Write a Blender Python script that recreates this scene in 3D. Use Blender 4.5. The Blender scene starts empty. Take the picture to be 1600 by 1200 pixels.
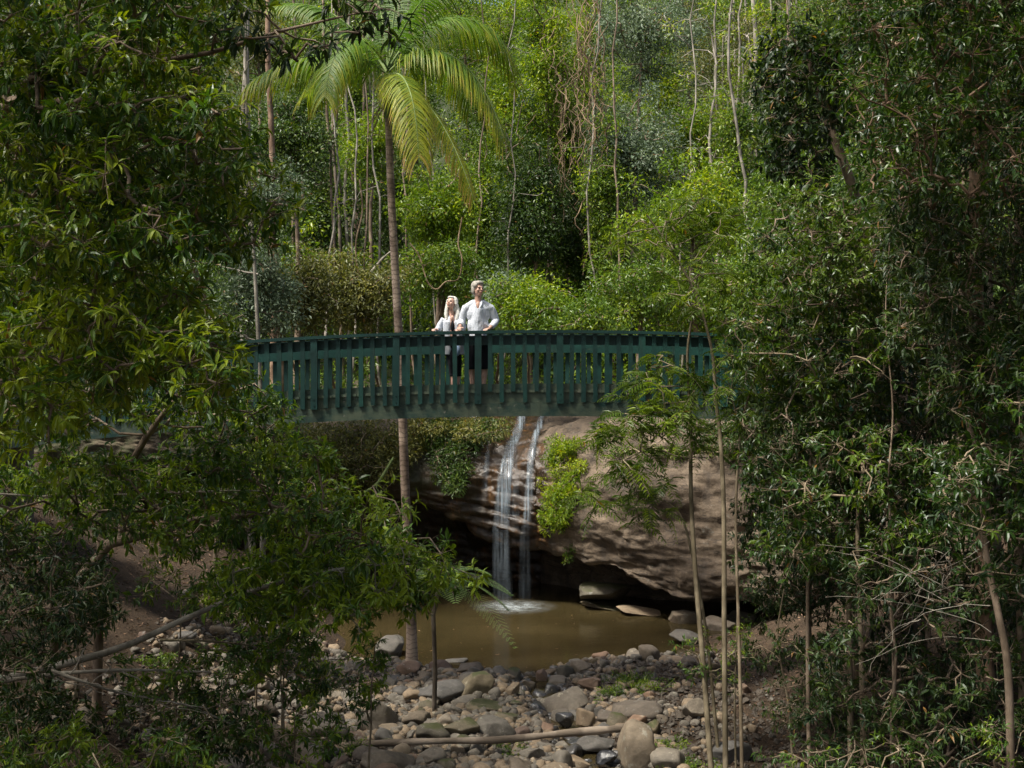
import bpy, bmesh, math, random
import numpy as np
from mathutils import Vector, Matrix

# ------------------------------------------------------------------ camera, sky, sun
SC = bpy.context.scene
COL = SC.collection
CAMZ, F = 5.9, 2000.0                       # camera height over the pool, focal length in photo pixels
cam = bpy.data.objects.new('camera', bpy.data.cameras.new('camera'))
COL.objects.link(cam)
cam.location = (0, 0, CAMZ)
cam.rotation_euler = (math.radians(90), 0, 0)
cam.data.lens = 45.0
cam.data.sensor_width = 36.0
cam.data.clip_end = 500
SC.camera = cam

SUN_EL, SUN_AZ = 60.0, 238.0                # azimuth the light comes from, clockwise from +Y
world = bpy.data.worlds.new('World')
SC.world = world
world.use_nodes = True
wn = world.node_tree
bg = wn.nodes['Background']
sky = wn.nodes.new('ShaderNodeTexSky')
sky.sky_type = 'NISHITA'
sky.sun_disc = False
sky.dust_density = 4.0
sky.ozone_density = 0.3
sky.air_density = 0.8
sky.sun_elevation = math.radians(SUN_EL)
sky.sun_rotation = math.radians(SUN_AZ)
wn.links.new(sky.outputs[0], bg.inputs[0])
bg.inputs[1].default_value = 0.115

sl = bpy.data.lights.new('sun', 'SUN')
sl.energy = 3.6
sl.angle = math.radians(9)
sl.color = (1.0, 0.96, 0.87)
sun = bpy.data.objects.new('sun', sl)
COL.objects.link(sun)
az, el = math.radians(SUN_AZ), math.radians(SUN_EL)
sdir = Vector((math.sin(az) * math.cos(el), math.cos(az) * math.cos(el), math.sin(el)))
sun.rotation_euler = sdir.to_track_quat('Z', 'Y').to_euler()

SC.view_settings.view_transform = 'Standard'
SC.view_settings.look = 'None'
SC.view_settings.gamma = 1
SC.view_settings.use_curve_mapping = False
SC.view_settings.exposure = 1.24
SC.cycles.max_bounces = 7
SC.cycles.diffuse_bounces = 4
SC.cycles.glossy_bounces = 2
SC.cycles.transmission_bounces = 4
SC.cycles.transparent_max_bounces = 8
SC.cycles.use_denoising = True

# ------------------------------------------------------------------ helpers
random.seed(7)
RNG = np.random.default_rng(11)
UP = np.array([0, 0, 1.0])


def P(px, py, D):
    return np.array([(px - 800) / F * D, D, CAMZ - (py - 600) / F * D])


def unit(a):
    a = np.asarray(a, float)
    return a / (np.linalg.norm(a, axis=-1, keepdims=True) + 1e-9)


def hash3(i, j, k, s=0):
    h = (i * 374761393 + j * 668265263 + k * 2147483647 + s * 974711) & 0xffffffff
    h = ((h ^ (h >> 13)) * 1274126177) & 0xffffffff
    return ((h ^ (h >> 16)) & 0xffff) / 65535.0


def vnoise(p, s=0):
    p = np.asarray(p, float)
    ip = np.floor(p).astype(np.int64)
    f = p - ip
    f = f * f * (3 - 2 * f)
    r = 0
    for dx in (0, 1):
        for dy in (0, 1):
            for dz in (0, 1):
                w = (f[..., 0] if dx else 1 - f[..., 0]) * (f[..., 1] if dy else 1 - f[..., 1]) * (f[..., 2] if dz else 1 - f[..., 2])
                r = r + w * hash3(ip[..., 0] + dx, ip[..., 1] + dy, ip[..., 2] + dz, s)
    return r * 2 - 1


def fbm(p, octv=4, s=0):
    r, a = 0, 1.0
    p = np.asarray(p, float)
    for o in range(octv):
        r = r + a * vnoise(p * (2 ** o) + o * 17.3, s + o)
        a *= 0.5
    return r


class MB:
    """collects triangles and quads, then links them as ONE mesh object"""
    def __init__(self):
        self.v, self.f, self.t, self.n = [], [], [], 0

    def add(self, verts, faces, tint=None):
        verts = np.asarray(verts, float).reshape(-1, 3)
        faces = np.asarray(faces, int)
        if faces.ndim == 1:
            faces = faces.reshape(1, -1)
        self.v.append(verts)
        self.f.append(faces + self.n)
        self.t.append(np.full(len(faces), 0.5) if tint is None else np.broadcast_to(np.asarray(tint, float), (len(faces),)))
        self.n += len(verts)
        return self

    def box(self, c, s, rz=0.0, rx=0.0, ry=0.0):
        x, y, z = [a / 2 for a in s]
        v = np.array([[-x, -y, -z], [x, -y, -z], [x, y, -z], [-x, y, -z], [-x, -y, z], [x, -y, z], [x, y, z], [-x, y, z]])
        M = np.array((Matrix.Rotation(rz, 3, 'Z') @ Matrix.Rotation(ry, 3, 'Y') @ Matrix.Rotation(rx, 3, 'X')))
        v = v @ M.T + np.array(c)
        self.add(v, [[0, 3, 2, 1], [4, 5, 6, 7], [0, 1, 5, 4], [1, 2, 6, 5], [2, 3, 7, 6], [3, 0, 4, 7]])
        return self

    def tube(self, pts, radii, sides=8, cap=True, flat=1.0):
        pts = np.asarray(pts, float)
        n = len(pts)
        radii = np.broadcast_to(np.asarray(radii, float), (n,))
        d = np.gradient(pts, axis=0)
        d = unit(d)
        ref = np.array([0, 0, 1.0]) if abs(d[0][2]) < 0.9 else np.array([1.0, 0, 0])
        u = unit(np.cross(d[0], ref))
        ring = np.arange(sides) / sides * 2 * math.pi
        V = []
        for i in range(n):
            u = unit(u - d[i] * np.dot(u, d[i]))
            w = np.cross(d[i], u)
            V.append(pts[i] + radii[i] * (np.cos(ring)[:, None] * u + flat * np.sin(ring)[:, None] * w))
        V = np.concatenate(V)
        a = np.arange(sides)
        b = (a + 1) % sides
        Fs = [np.stack([i * sides + a, i * sides + b, (i + 1) * sides + b, (i + 1) * sides + a], 1) for i in range(n - 1)]
        self.add(V, np.concatenate(Fs))
        if cap:
            self.add(np.concatenate([V[:sides], [pts[0]]]), np.stack([b, a, np.full(sides, sides)], 1))
            self.add(np.concatenate([V[-sides:], [pts[-1]]]), np.stack([a, b, np.full(sides, sides)], 1))
        return self

    def ell(self, c, r, rot=None, seg=14):
        th = np.linspace(0, math.pi, seg // 2 + 2)[1:-1]
        ph = np.arange(seg) / seg * 2 * math.pi
        v = [[0, 0, 1]] + [[math.sin(t) * math.cos(p), math.sin(t) * math.sin(p), math.cos(t)] for t in th for p in ph] + [[0, 0, -1]]
        v = np.array(v) * np.array(r)
        if rot is not None:
            v = v @ np.array(rot).T
        v = v + np.array(c)
        k = len(th)
        q, t3 = [], []
        for j in range(seg):
            j2 = (j + 1) % seg
            t3.append([0, 1 + j, 1 + j2])
            for i in range(k - 1):
                q.append([1 + i * seg + j, 1 + (i + 1) * seg + j, 1 + (i + 1) * seg + j2, 1 + i * seg + j2])
            t3.append([1 + (k - 1) * seg + j, 1 + k * seg, 1 + (k - 1) * seg + j2])
        n0 = self.n
        self.add(v, q)
        self.f.append(np.array(t3) + n0)
        self.t.append(np.full(len(t3), 0.5))
        return self

    def mesh(self, name, mat, smooth=True, off=(0, 0, 0), tint=False):
        v = np.concatenate(self.v) - np.array(off)
        tot, start, loops, tn = 0, [], [], []
        for f, t in zip(self.f, self.t):
            k = f.shape[1]
            start.append(tot + np.arange(len(f)) * k)
            loops.append(f.ravel())
            tn.append(t)
            tot += f.size
        start = np.concatenate(start)
        loops = np.concatenate(loops)
        me = bpy.data.meshes.new(name)
        me.vertices.add(len(v))
        me.vertices.foreach_set('co', v.astype(np.float32).ravel())
        me.loops.add(len(loops))
        me.loops.foreach_set('vertex_index', loops.astype(np.int32))
        me.polygons.add(len(start))
        me.polygons.foreach_set('loop_start', start.astype(np.int32))
        me.polygons.foreach_set('use_smooth', np.full(len(start), smooth))
        if tint:
            at = me.attributes.new('tint', 'FLOAT', 'FACE')
            at.data.foreach_set('value', np.concatenate(tn).astype(np.float32))
        me.update(calc_edges=True)
        me.validate()
        if mat:
            me.materials.append(mat)
        return me

    def build(self, name, mat, parent=None, smooth=True, tint=False):
        off = (0, 0, 0)
        p = parent
        while p is not None:
            off = tuple(np.array(off) + np.array(p.location))
            p = p.parent
        o = bpy.data.objects.new(name, self.mesh(name, mat, smooth, off, tint))
        COL.objects.link(o)
        o.parent = parent
        return o


def tag(o, label=None, cat=None, group=None, kind=None):
    for k, val in (('label', label), ('category', cat), ('group', group), ('kind', kind)):
        if val:
            o[k] = val
    return o


def thing(name, label, cat, loc=(0, 0, 0), group=None):
    o = bpy.data.objects.new(name, None)
    o.empty_display_size = 0.2
    COL.objects.link(o)
    o.location = [float(a) for a in loc]
    return tag(o, label, cat, group)


# ------------------------------------------------------------------ materials
def nm(name, rough=0.7, spec=0.4):
    m = bpy.data.materials.new(name)
    m.use_nodes = True
    b = m.node_tree.nodes['Principled BSDF']
    b.inputs['Roughness'].default_value = rough
    b.inputs['Specular IOR Level'].default_value = spec
    return m, m.node_tree, b


def node(nt, typ, **kw):
    n = nt.nodes.new(typ)
    for k, val in kw.items():
        setattr(n, k, val)
    return n


def ramp(nt, fac, stops):
    r = nt.nodes.new('ShaderNodeValToRGB')
    e = r.color_ramp.elements
    while len(e) > 1:
        e.remove(e[-1])
    e[0].position, e[0].color = stops[0][0], (*stops[0][1], 1)
    for p, c in stops[1:]:
        x = e.new(p)
        x.color = (*c, 1)
    nt.links.new(fac, r.inputs[0])
    return r.outputs[0]


def tex(nt, scale, detail=5, rough=0.6, coord='pos', stretch=(1, 1, 1), dist=0.0):
    if coord == 'pos':
        c = nt.nodes.new('ShaderNodeNewGeometry').outputs['Position']
    else:
        c = nt.nodes.new('ShaderNodeTexCoord').outputs['Object']
    mp = nt.nodes.new('ShaderNodeMapping')
    mp.inputs['Scale'].default_value = stretch
    nt.links.new(c, mp.inputs[0])
    t = nt.nodes.new('ShaderNodeTexNoise')
    t.inputs['Scale'].default_value = scale
    t.inputs['Detail'].default_value = detail
    t.inputs['Roughness'].default_value = rough
    t.inputs['Distortion'].default_value = dist
    nt.links.new(mp.outputs[0], t.inputs['Vector'])
    return t.outputs['Fac']


def mix(nt, fac, a, b, mode='MIX'):
    m = nt.nodes.new('ShaderNodeMix')
    m.data_type = 'RGBA'
    m.blend_type = mode
    for s, val in ((m.inputs[0], fac), (m.inputs[6], a), (m.inputs[7], b)):
        if hasattr(val, 'is_linked'):
            nt.links.new(val, s)
        elif isinstance(val, (int, float)):
            s.default_value = val
        else:
            s.default_value = (*val, 1)
    return m.outputs[2]


def math_(nt, op, a, b=0.0, c=None):
    m = nt.nodes.new('ShaderNodeMath')
    m.operation = op
    for s, val in zip(m.inputs, (a, b, c)):
        if val is None:
            continue
        if hasattr(val, 'is_linked'):
            nt.links.new(val, s)
        else:
            s.default_value = val
    return m.outputs[0]


def bump(nt, b, h, strength=0.5, dist=0.02):
    n = nt.nodes.new('ShaderNodeBump')
    n.inputs['Strength'].default_value = strength
    n.inputs['Distance'].default_value = dist
    nt.links.new(h, n.inputs['Height'])
    nt.links.new(n.outputs[0], b.inputs['Normal'])


def leaf_mat(name, stops, rough=0.42, spec=0.4, trans=0.35, tcol=(1.5, 1.5, 0.5)):
    m, nt, b = nm(name, rough, spec)
    a = nt.nodes.new('ShaderNodeAttribute')
    a.attribute_name = 'tint'
    col = ramp(nt, a.outputs['Fac'], stops)
    nt.links.new(col, b.inputs['Base Color'])
    t = nt.nodes.new('ShaderNodeBsdfTranslucent')
    tc = mix(nt, 1.0, col, tcol, 'MULTIPLY')
    nt.links.new(tc, t.inputs[0])
    ms = nt.nodes.new('ShaderNodeMixShader')
    ms.inputs[0].default_value = trans
    nt.links.new(b.outputs[0], ms.inputs[1])
    nt.links.new(t.outputs[0], ms.inputs[2])
    nt.links.new(ms.outputs[0], nt.nodes['Material Output'].inputs[0])
    return m


def S4(a, b, c, d=(0.20, 0.11, 0.03)):
    return [(0.0, a), (0.52, b), (0.88, c), (0.95, c), (1.0, d)]


M = {}
M['leaf_left'] = leaf_mat('glossy green leaf', S4((0.014, 0.038, 0.008), (0.048, 0.105, 0.009), (0.21, 0.26, 0.010)), 0.40, 0.4)
M['leaf_low'] = leaf_mat('understorey leaf', S4((0.020, 0.045, 0.010), (0.055, 0.115, 0.010), (0.21, 0.28, 0.012)), 0.42, 0.4)
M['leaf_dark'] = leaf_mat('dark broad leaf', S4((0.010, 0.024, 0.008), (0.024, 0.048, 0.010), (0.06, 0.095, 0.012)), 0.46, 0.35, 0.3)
M['leaf_right'] = leaf_mat('right bank leaf', S4((0.009, 0.025, 0.006), (0.027, 0.064, 0.007), (0.09, 0.14, 0.010)), 0.38, 0.45)
M['leaf_pinnate'] = leaf_mat('pinnate leaf', S4((0.030, 0.060, 0.008), (0.075, 0.125, 0.010), (0.18, 0.24, 0.015)), 0.42, 0.4, 0.42)
M['leaf_grey'] = leaf_mat('grey green leaf', S4((0.075, 0.11, 0.065), (0.13, 0.18, 0.105), (0.22, 0.27, 0.16)), 0.5, 0.4, 0.3, (1.2, 1.25, 0.8))
M['leaf_olive'] = leaf_mat('olive leaf', S4((0.05, 0.060, 0.018), (0.11, 0.12, 0.030), (0.24, 0.22, 0.05)), 0.5, 0.4, 0.3)
M['leaf_bright'] = leaf_mat('bright green leaf', S4((0.040, 0.088, 0.006), (0.128, 0.205, 0.008), (0.32, 0.37, 0.012)), 0.42, 0.4, 0.42)
M['leaf_mid'] = leaf_mat('mid green leaf', S4((0.030, 0.068, 0.009), (0.084, 0.150, 0.012), (0.20, 0.26, 0.016)), 0.42, 0.4, 0.35)
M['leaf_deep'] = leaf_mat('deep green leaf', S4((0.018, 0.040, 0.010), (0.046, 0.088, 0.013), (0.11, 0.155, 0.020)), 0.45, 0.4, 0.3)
M['leaf_palm'] = leaf_mat('palm leaflet', [(0.0, (0.03, 0.085, 0.012)), (0.5, (0.085, 0.16, 0.014)), (0.8, (0.27, 0.27, 0.015)), (1.0, (0.42, 0.25, 0.09))], 0.5, 0.28, 0.42, (1.3, 1.3, 0.6))
M['leaf_fern'] = leaf_mat('tree fern leaflet', S4((0.10, 0.17, 0.08), (0.17, 0.26, 0.11), (0.26, 0.36, 0.10)), 0.45, 0.4, 0.4)
M['litter'] = leaf_mat('fallen leaf', [(0.0, (0.045, 0.024, 0.014)), (0.5, (0.10, 0.058, 0.034)), (0.85, (0.18, 0.11, 0.07)), (1.0, (0.28, 0.18, 0.09))], 0.7, 0.3, 0.05)


def bark(name, c1, c2, scale=14, stretch=(1, 1, 0.25), rings=False, bumpd=0.01):
    m, nt, b = nm(name, 0.85, 0.25)
    n = tex(nt, scale, 6, 0.65, 'pos', stretch)
    patch = tex(nt, 2.5, 3, 0.5)
    c = ramp(nt, n, [(0.3, c1), (0.7, c2)])
    c = mix(nt, ramp(nt, patch, [(0.45, (0, 0, 0)), (0.62, (1, 1, 1))]), c, tuple(a * 1.35 + 0.02 for a in c2))
    h = n
    if rings:
        w = nt.nodes.new('ShaderNodeTexWave')
        w.bands_direction = 'Z'
        w.inputs['Scale'].default_value = 3.2
        w.inputs['Distortion'].default_value = 5
        w.inputs['Detail Scale'].default_value = 2
        nt.links.new(nt.nodes.new('ShaderNodeNewGeometry').outputs['Position'], w.inputs[0])
        c = mix(nt, ramp(nt, w.outputs['Fac'], [(0.02, (0.55, 0.55, 0.55)), (0.2, (0, 0, 0))]), c, tuple(a * 0.6 for a in c1))
    nt.links.new(c, b.inputs['Base Color'])
    bump(nt, b, h, 0.6, bumpd)
    return m


M['bark_brown'] = bark('brown bark', (0.07, 0.05, 0.033), (0.17, 0.125, 0.085))
M['bark_dark'] = bark('dark bark', (0.04, 0.032, 0.024), (0.10, 0.078, 0.056))
M['bark_pale'] = bark('pale bark', (0.09, 0.08, 0.064), (0.22, 0.195, 0.155))
M['bark_red'] = bark('flaking reddish bark', (0.07, 0.042, 0.026), (0.18, 0.115, 0.072), 9)
M['bark_palm'] = bark('ringed palm bark', (0.10, 0.068, 0.048), (0.26, 0.195, 0.145), 11, (1, 1, 0.5), True)
M['bark_yellow'] = bark('yellowish sapling bark', (0.07, 0.056, 0.034), (0.165, 0.132, 0.08))
M['vine'] = bark('dry vine', (0.10, 0.065, 0.036), (0.20, 0.14, 0.08))
M['crownshaft'] = bark('green crownshaft', (0.07, 0.11, 0.035), (0.12, 0.16, 0.05), 5)
M['twig'] = bark('twig bark', (0.10, 0.075, 0.045), (0.20, 0.155, 0.10))
M['log'] = bark('weathered log', (0.065, 0.05, 0.036), (0.19, 0.15, 0.11), 8, (0.12, 1, 1))

# rocks
def rock_mat(name, stops, moss=0.0, wet=False, rough=0.8, objc=True):
    m, nt, b = nm(name, rough, 0.35)
    n1 = tex(nt, 2.2, 6, 0.62)
    n2 = tex(nt, 14, 5, 0.7)
    c = ramp(nt, n1, stops)
    c = mix(nt, 0.55, c, ramp(nt, n2, [(0.25, (0.45, 0.44, 0.42)), (0.7, (1.25, 1.22, 1.15))]), 'MULTIPLY')
    sp = tex(nt, 5.5, 4, 0.7)
    c = mix(nt, ramp(nt, sp, [(0.60, (0, 0, 0)), (0.66, (0.7, 0.7, 0.7))]), c, (0.30, 0.29, 0.24))
    oi = nt.nodes.new('ShaderNodeObjectInfo')
    c = mix(nt, 1.0, c, ramp(nt, oi.outputs['Random'], [(0, (0.62, 0.62, 0.66)), (0.5, (0.95, 0.92, 0.88)), (1, (1.25, 1.12, 0.98))]), 'MULTIPLY')
    if moss > 0:
        g = nt.nodes.new('ShaderNodeNewGeometry')
        sx = nt.nodes.new('ShaderNodeSeparateXYZ')
        nt.links.new(g.outputs['Normal'], sx.inputs[0])
        f = math_(nt, 'MULTIPLY', sx.outputs[2], tex(nt, 3.0, 5, 0.7))
        c = mix(nt, ramp(nt, f, [(0.5 - moss * 0.4, (0, 0, 0)), (0.62 - moss * 0.3, (1, 1, 1))]), c, (0.055, 0.058, 0.020))
    nt.links.new(c, b.inputs['Base Color'])
    if wet:
        b.inputs['Roughness'].default_value = 0.22
        b.inputs['Specular IOR Level'].default_value = 0.6
    bump(nt, b, mix(nt, 0.5, n1, n2), 0.7, 0.035)
    return m


M['rock_tan'] = rock_mat('tan river stone', [(0.3, (0.12, 0.098, 0.072)), (0.7, (0.25, 0.208, 0.155))])
M['rock_grey'] = rock_mat('grey river stone', [(0.3, (0.085, 0.080, 0.070)), (0.7, (0.20, 0.186, 0.16))])
M['rock_moss'] = rock_mat('mossy stone', [(0.3, (0.09, 0.08, 0.058)), (0.7, (0.17, 0.15, 0.105))], 0.32)
M['rock_wet'] = rock_mat('wet dark stone', [(0.3, (0.035, 0.037, 0.04)), (0.7, (0.085, 0.085, 0.085))], 0, True)
M['gravel'] = rock_mat('creek gravel', [(0.3, (0.055, 0.044, 0.032)), (0.7, (0.16, 0.132, 0.10))])
M['rock_red'] = rock_mat('reddish stone', [(0.3, (0.12, 0.082, 0.06)), (0.7, (0.23, 0.165, 0.125))])

# ------------------------------------------------------------------ the lie of the land
def FY(x):        # plan line of the cliff face
    return np.interp(x, [-24, -14, -9, -6, -4, -2.5, -0.5, 0.8, 1.6, 2.6, 4.0, 5.4, 8, 14, 24],
                     [27.0, 30.5, 33.0, 34.2, 35.0, 35.2, 34.8, 34.2, 33.4, 32.2, 31.1, 30.6, 30.2, 27.5, 22])


def ZB(x):        # lower lip of the overhang
    return np.interp(x, [-24, -9, -6, -3.9, -2.8, -1.7, -0.7, 0.5, 1.3, 2.1, 3.1, 3.8, 4.6, 6.0, 9.0, 24],
                     [3.6, 3.5, 3.35, 3.0, 2.75, 2.35, 1.95, 1.66, 1.5, 1.3, 0.98, 0.68, 0.52, 0.62, 1.0, 1.6])


def ZT(x):        # top of the rock
    return np.interp(x, [-24, -8, -4, -1, 0, 1.2, 3, 5, 7, 24], [5.6, 5.4, 5.1, 5.1, 4.95, 5.0, 5.0, 4.9, 5.1, 6.0])


def pool_d(x, y):  # <1 inside the pool
    cx, cy = -0.15, 30.2
    ang = np.arctan2(y - cy, x - cx)
    wob = 1 + 0.06 * np.sin(3 * ang + 1) + 0.04 * np.sin(7 * ang)
    ry = np.where(y < cy, 4.15, 6.5)
    return np.sqrt(((x - cx) / 4.35) ** 2 + ((y - cy) / ry) ** 2) / wob


def sstep(a, b, x):
    t = np.clip((x - a) / (b - a), 0, 1)
    return t * t * (3 - 2 * t)


def GZ(x, y):
    x = np.asarray(x, float)
    y = np.asarray(y, float)
    p3 = np.stack([x, y, 0 * x], -1)
    n = fbm(p3 * 0.35, 4, 3)
    n2 = fbm(p3 * 1.7, 3, 9)
    z = 0.10 + 0.10 * n + 0.06 * n2
    z = z + 0.42 * np.maximum(0, -x - 3.6) ** 1.12 * sstep(12, 24, y + 6) + 0.30 * np.maximum(0, x - 4.3) ** 1.15
    # creek channel leaving the pool towards the camera
    cxn = np.interp(y, [10, 19, 22, 25, 26.5], [2.6, 1.5, 1.0, 0.6, 0.4])
    z = z - 0.34 * np.exp(-((x - cxn) / 0.55) ** 2) * sstep(28, 25, y)
    pd = pool_d(x, y)
    z = np.where(y < 36, z * sstep(0.9, 1.15, pd) - 0.75 * sstep(1.02, 0.55, pd), z)
    f = FY(x)
    back = ZT(x) + 0.1 + 0.36 * np.maximum(0, y - f - 7) + 0.8 * n * sstep(4, 14, y - f)
    z = np.where(y > f - 1.5, np.minimum(z, -0.2 + 0.25 * np.maximum(0, np.abs(x) - 5)), z)
    w = sstep(4.4, 5.2, y - f)
    return z * (1 - w) + back * w


def grid_mesh(X, Y, Z):
    ny, nx = X.shape
    v = np.stack([X, Y, Z], -1).reshape(-1, 3)
    i = np.arange(ny - 1)[:, None] * nx + np.arange(nx - 1)[None]
    f = np.stack([i, i + 1, i + nx + 1, i + nx], -1).reshape(-1, 4)
    return v, f


xs = np.concatenate([np.linspace(-160, -14, 30)[:-1], np.linspace(-14, 14, 240), np.linspace(14, 160, 30)[1:]])
ys = np.concatenate([np.linspace(-90, 12, 24)[:-1], np.linspace(12, 42, 250), np.linspace(42, 240, 60)[1:]])
X, Y = np.meshgrid(xs, ys)
Z = GZ(X, Y)
g, nt, b = nm('forest soil', 0.95, 0.2)
n1 = tex(nt, 1.3, 6, 0.65)
n2 = tex(nt, 22, 5, 0.7)
c = ramp(nt, n1, [(0.3, (0.026, 0.019, 0.012)), (0.5, (0.056, 0.040, 0.026)), (0.7, (0.092, 0.066, 0.044))])
c = mix(nt, 0.8, c, ramp(nt, n2, [(0.3, (0.4, 0.38, 0.36)), (0.68, (1.4, 1.3, 1.2))]), 'MULTIPLY')
sp_ = nt.nodes.new('ShaderNodeSeparateXYZ')
nt.links.new(nt.nodes.new('ShaderNodeNewGeometry').outputs['Position'], sp_.inputs[0])
mr_ = nt.nodes.new('ShaderNodeMapRange')
mr_.inputs[1].default_value = 34; mr_.inputs[2].default_value = 40
nt.links.new(sp_.outputs[1], mr_.inputs[0])
c = mix(nt, mr_.outputs[0], c, ramp(nt, n2, [(0.3, (0.016, 0.022, 0.008)), (0.7, (0.045, 0.055, 0.02))]))
nt.links.new(c, b.inputs['Base Color'])
bump(nt, b, n2, 1.0, 0.05)
tag(MB().add(*grid_mesh(X, Y, Z)).build('ground', g), kind='structure')

# ------------------------------------------------------------------ cliff
def catmull(pts, n):
    pts = np.asarray(pts, float)
    p = np.concatenate([[2 * pts[0] - pts[1]], pts, [2 * pts[-1] - pts[-2]]])
    t = np.linspace(0, len(pts) - 1 - 1e-6, n)
    i = t.astype(int)
    u = (t - i)[:, None]
    p0, p1, p2, p3 = p[i], p[i + 1], p[i + 2], p[i + 3]
    return 0.5 * (2 * p1 + (p2 - p0) * u + (2 * p0 - 5 * p1 + 4 * p2 - p3) * u ** 2 + (3 * p1 - p0 - 3 * p2 + p3) * u ** 3)


def cliff_surface(x, n=150):
    f, zb, zt = FY(x), ZB(x), ZT(x)
    h = zt - zb
    roll = 1.0 + 0.6 * math.exp(-((x - 0.6) / 1.2) ** 2)        # water-worn lip at the fall
    prof = [(11, zt + 0.75), (5.5, zt + 0.3), (2.4 * roll, zt + 0.05), (1.1 * roll, zt - 0.12 * h), (0.45 * roll, zt - 0.3 * h), (0.12, zb + 0.45 * h),
            (-0.08, zb + 0.25 * h), (-0.02, zb + 0.08 * h), (0.18, zb - 0.02), (0.8, zb + 0.12), (2.2, zb + 0.15), (3.3, zb - 0.35), (3.7, 0.3), (3.9, -0.9)]
    q = catmull(prof, n)
    return np.stack([np.full(n, x), f + q[:, 0], q[:, 1]], 1)


CS, NP = 0.05, 260
cx = np.arange(-24, 24, CS)
CL = np.stack([cliff_surface(x, NP) for x in cx])
dU = np.gradient(CL, axis=0)
dV = np.gradient(CL, axis=1)
N = unit(np.cross(dU, dV))
if N[len(cx) // 2, int(NP * 0.4), 1] > 0:
    N = -N
pw = CL * np.array([0.5, 0.5, 1.0])
tilt = CL[..., 2] + 0.16 * CL[..., 0] + 0.25 * vnoise(CL * 0.6, 5)
lay = tilt * 3.4
layer = (lay - np.floor(lay))
layer = np.where(layer < 0.75, layer / 0.75, (1 - layer) / 0.25)
strength = (0.5 + 0.9 * vnoise(CL * np.array([0.5, 0.5, 1.7]), 41) ** 2 * 2) * np.interp(CL[..., 0], [-6, -2, 1.3, 2.4, 6], [0.06, 0.06, 0.055, 0.02, 0.03]) * sstep(-0.2, 1.5, 4.6 - CL[..., 2] + 0.2)
# smooth near the top of the slab, hollows and pits lower down
disp = 0.30 * fbm(pw * 0.55, 3, 1) + 0.11 * fbm(CL * 1.6, 4, 2) + strength * (layer - 0.5) + np.interp(CL[..., 0], [1.2, 2.2], [0.055, 0.03]) * fbm(CL * np.array([2.2, 2.2, 9.0]), 4, 4)
pits = np.maximum(0, fbm(CL * np.array([2.6, 2.6, 5.0]), 3, 21) - 0.45)
disp -= 0.14 * pits * (CL[..., 0] > 1.6)
under = sstep(0, 0.7, 1.6 + 0.1 * CL[..., 0] - CL[..., 2]) * (CL[..., 0] > 1.2)
disp -= 0.18 * under * np.maximum(0, fbm(CL * np.array([1.2, 1.2, 4.0]), 3, 12))
fr2 = (CL[..., 2] + 0.10 * CL[..., 0] + 0.35 * vnoise(CL * np.array([0.7, 0.7, 0.3]), 71)) * 1.7
notch = np.exp(-(((fr2 - np.floor(fr2)) - 0.5) / 0.07) ** 2) * sstep(-0.1, 0.5, vnoise(CL * np.array([0.6, 0.6, 1.3]), 72))
disp -= 0.13 * np.interp(CL[..., 0], [1.2, 2.2], [1, 0.4]) * notch * sstep(3.6, 2.0, CL[..., 2])
# the long crack under the upper slab on the right
crack = np.exp(-((CL[..., 2] - (4.32 - 0.03 * CL[..., 0])) / 0.05) ** 2) * sstep(2.6, 3.6, CL[..., 0])
disp -= 0.32 * crack
CL = CL + N * disp[..., None]
v = CL.reshape(-1, 3)
na, nb = CL.shape[:2]
i = np.arange(na - 1)[:, None] * nb + np.arange(nb - 1)[None]
f = np.stack([i, i + 1, i + nb + 1, i + nb], -1).reshape(-1, 4)
m, nt, b = nm('sandstone cliff', 0.8, 0.35)
geo = nt.nodes.new('ShaderNodeNewGeometry')
sx = nt.nodes.new('ShaderNodeSeparateXYZ')
nt.links.new(geo.outputs['Position'], sx.inputs[0])
strata = tex(nt, 1.6, 6, 0.65, 'pos', (0.35, 0.35, 2.2))
blot = tex(nt, 1.1, 6, 0.6)
fine = tex(nt, 16, 5, 0.7)
c = ramp(nt, blot, [(0.25, (0.058, 0.044, 0.031)), (0.5, (0.122, 0.094, 0.066)), (0.75, (0.215, 0.172, 0.125))])
c = mix(nt, 0.6, c, ramp(nt, strata, [(0.3, (0.5, 0.46, 0.42)), (0.65, (1.15, 1.1, 1.05))]), 'MULTIPLY')
c = mix(nt, 0.6, c, ramp(nt, fine, [(0.28, (0.55, 0.5, 0.46)), (0.68, (1.25, 1.25, 1.25))]), 'MULTIPLY')
vein = math_(nt, 'ABSOLUTE', math_(nt, 'SUBTRACT', tex(nt, 1.5, 5, 0.6, 'pos', (0.45, 0.45, 2.0), 0.6), 0.5))
c = mix(nt, ramp(nt, vein, [(0.0, (0.85, 0.85, 0.85)), (0.016, (0, 0, 0))]), c, (0.022, 0.018, 0.014))
lich = tex(nt, 4.5, 5, 0.75)
c = mix(nt, ramp(nt, lich, [(0.60, (0, 0, 0)), (0.70, (0.5, 0.5, 0.5))]), c, (0.24, 0.23, 0.19))
# dark water stains running down
stain = tex(nt, 2.6, 5, 0.6, 'pos', (1.6, 1.6, 0.22))
c = mix(nt, ramp(nt, stain, [(0.50, (0, 0, 0)), (0.66, (0.55, 0.55, 0.55))]), c, (0.035, 0.028, 0.022))
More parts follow.
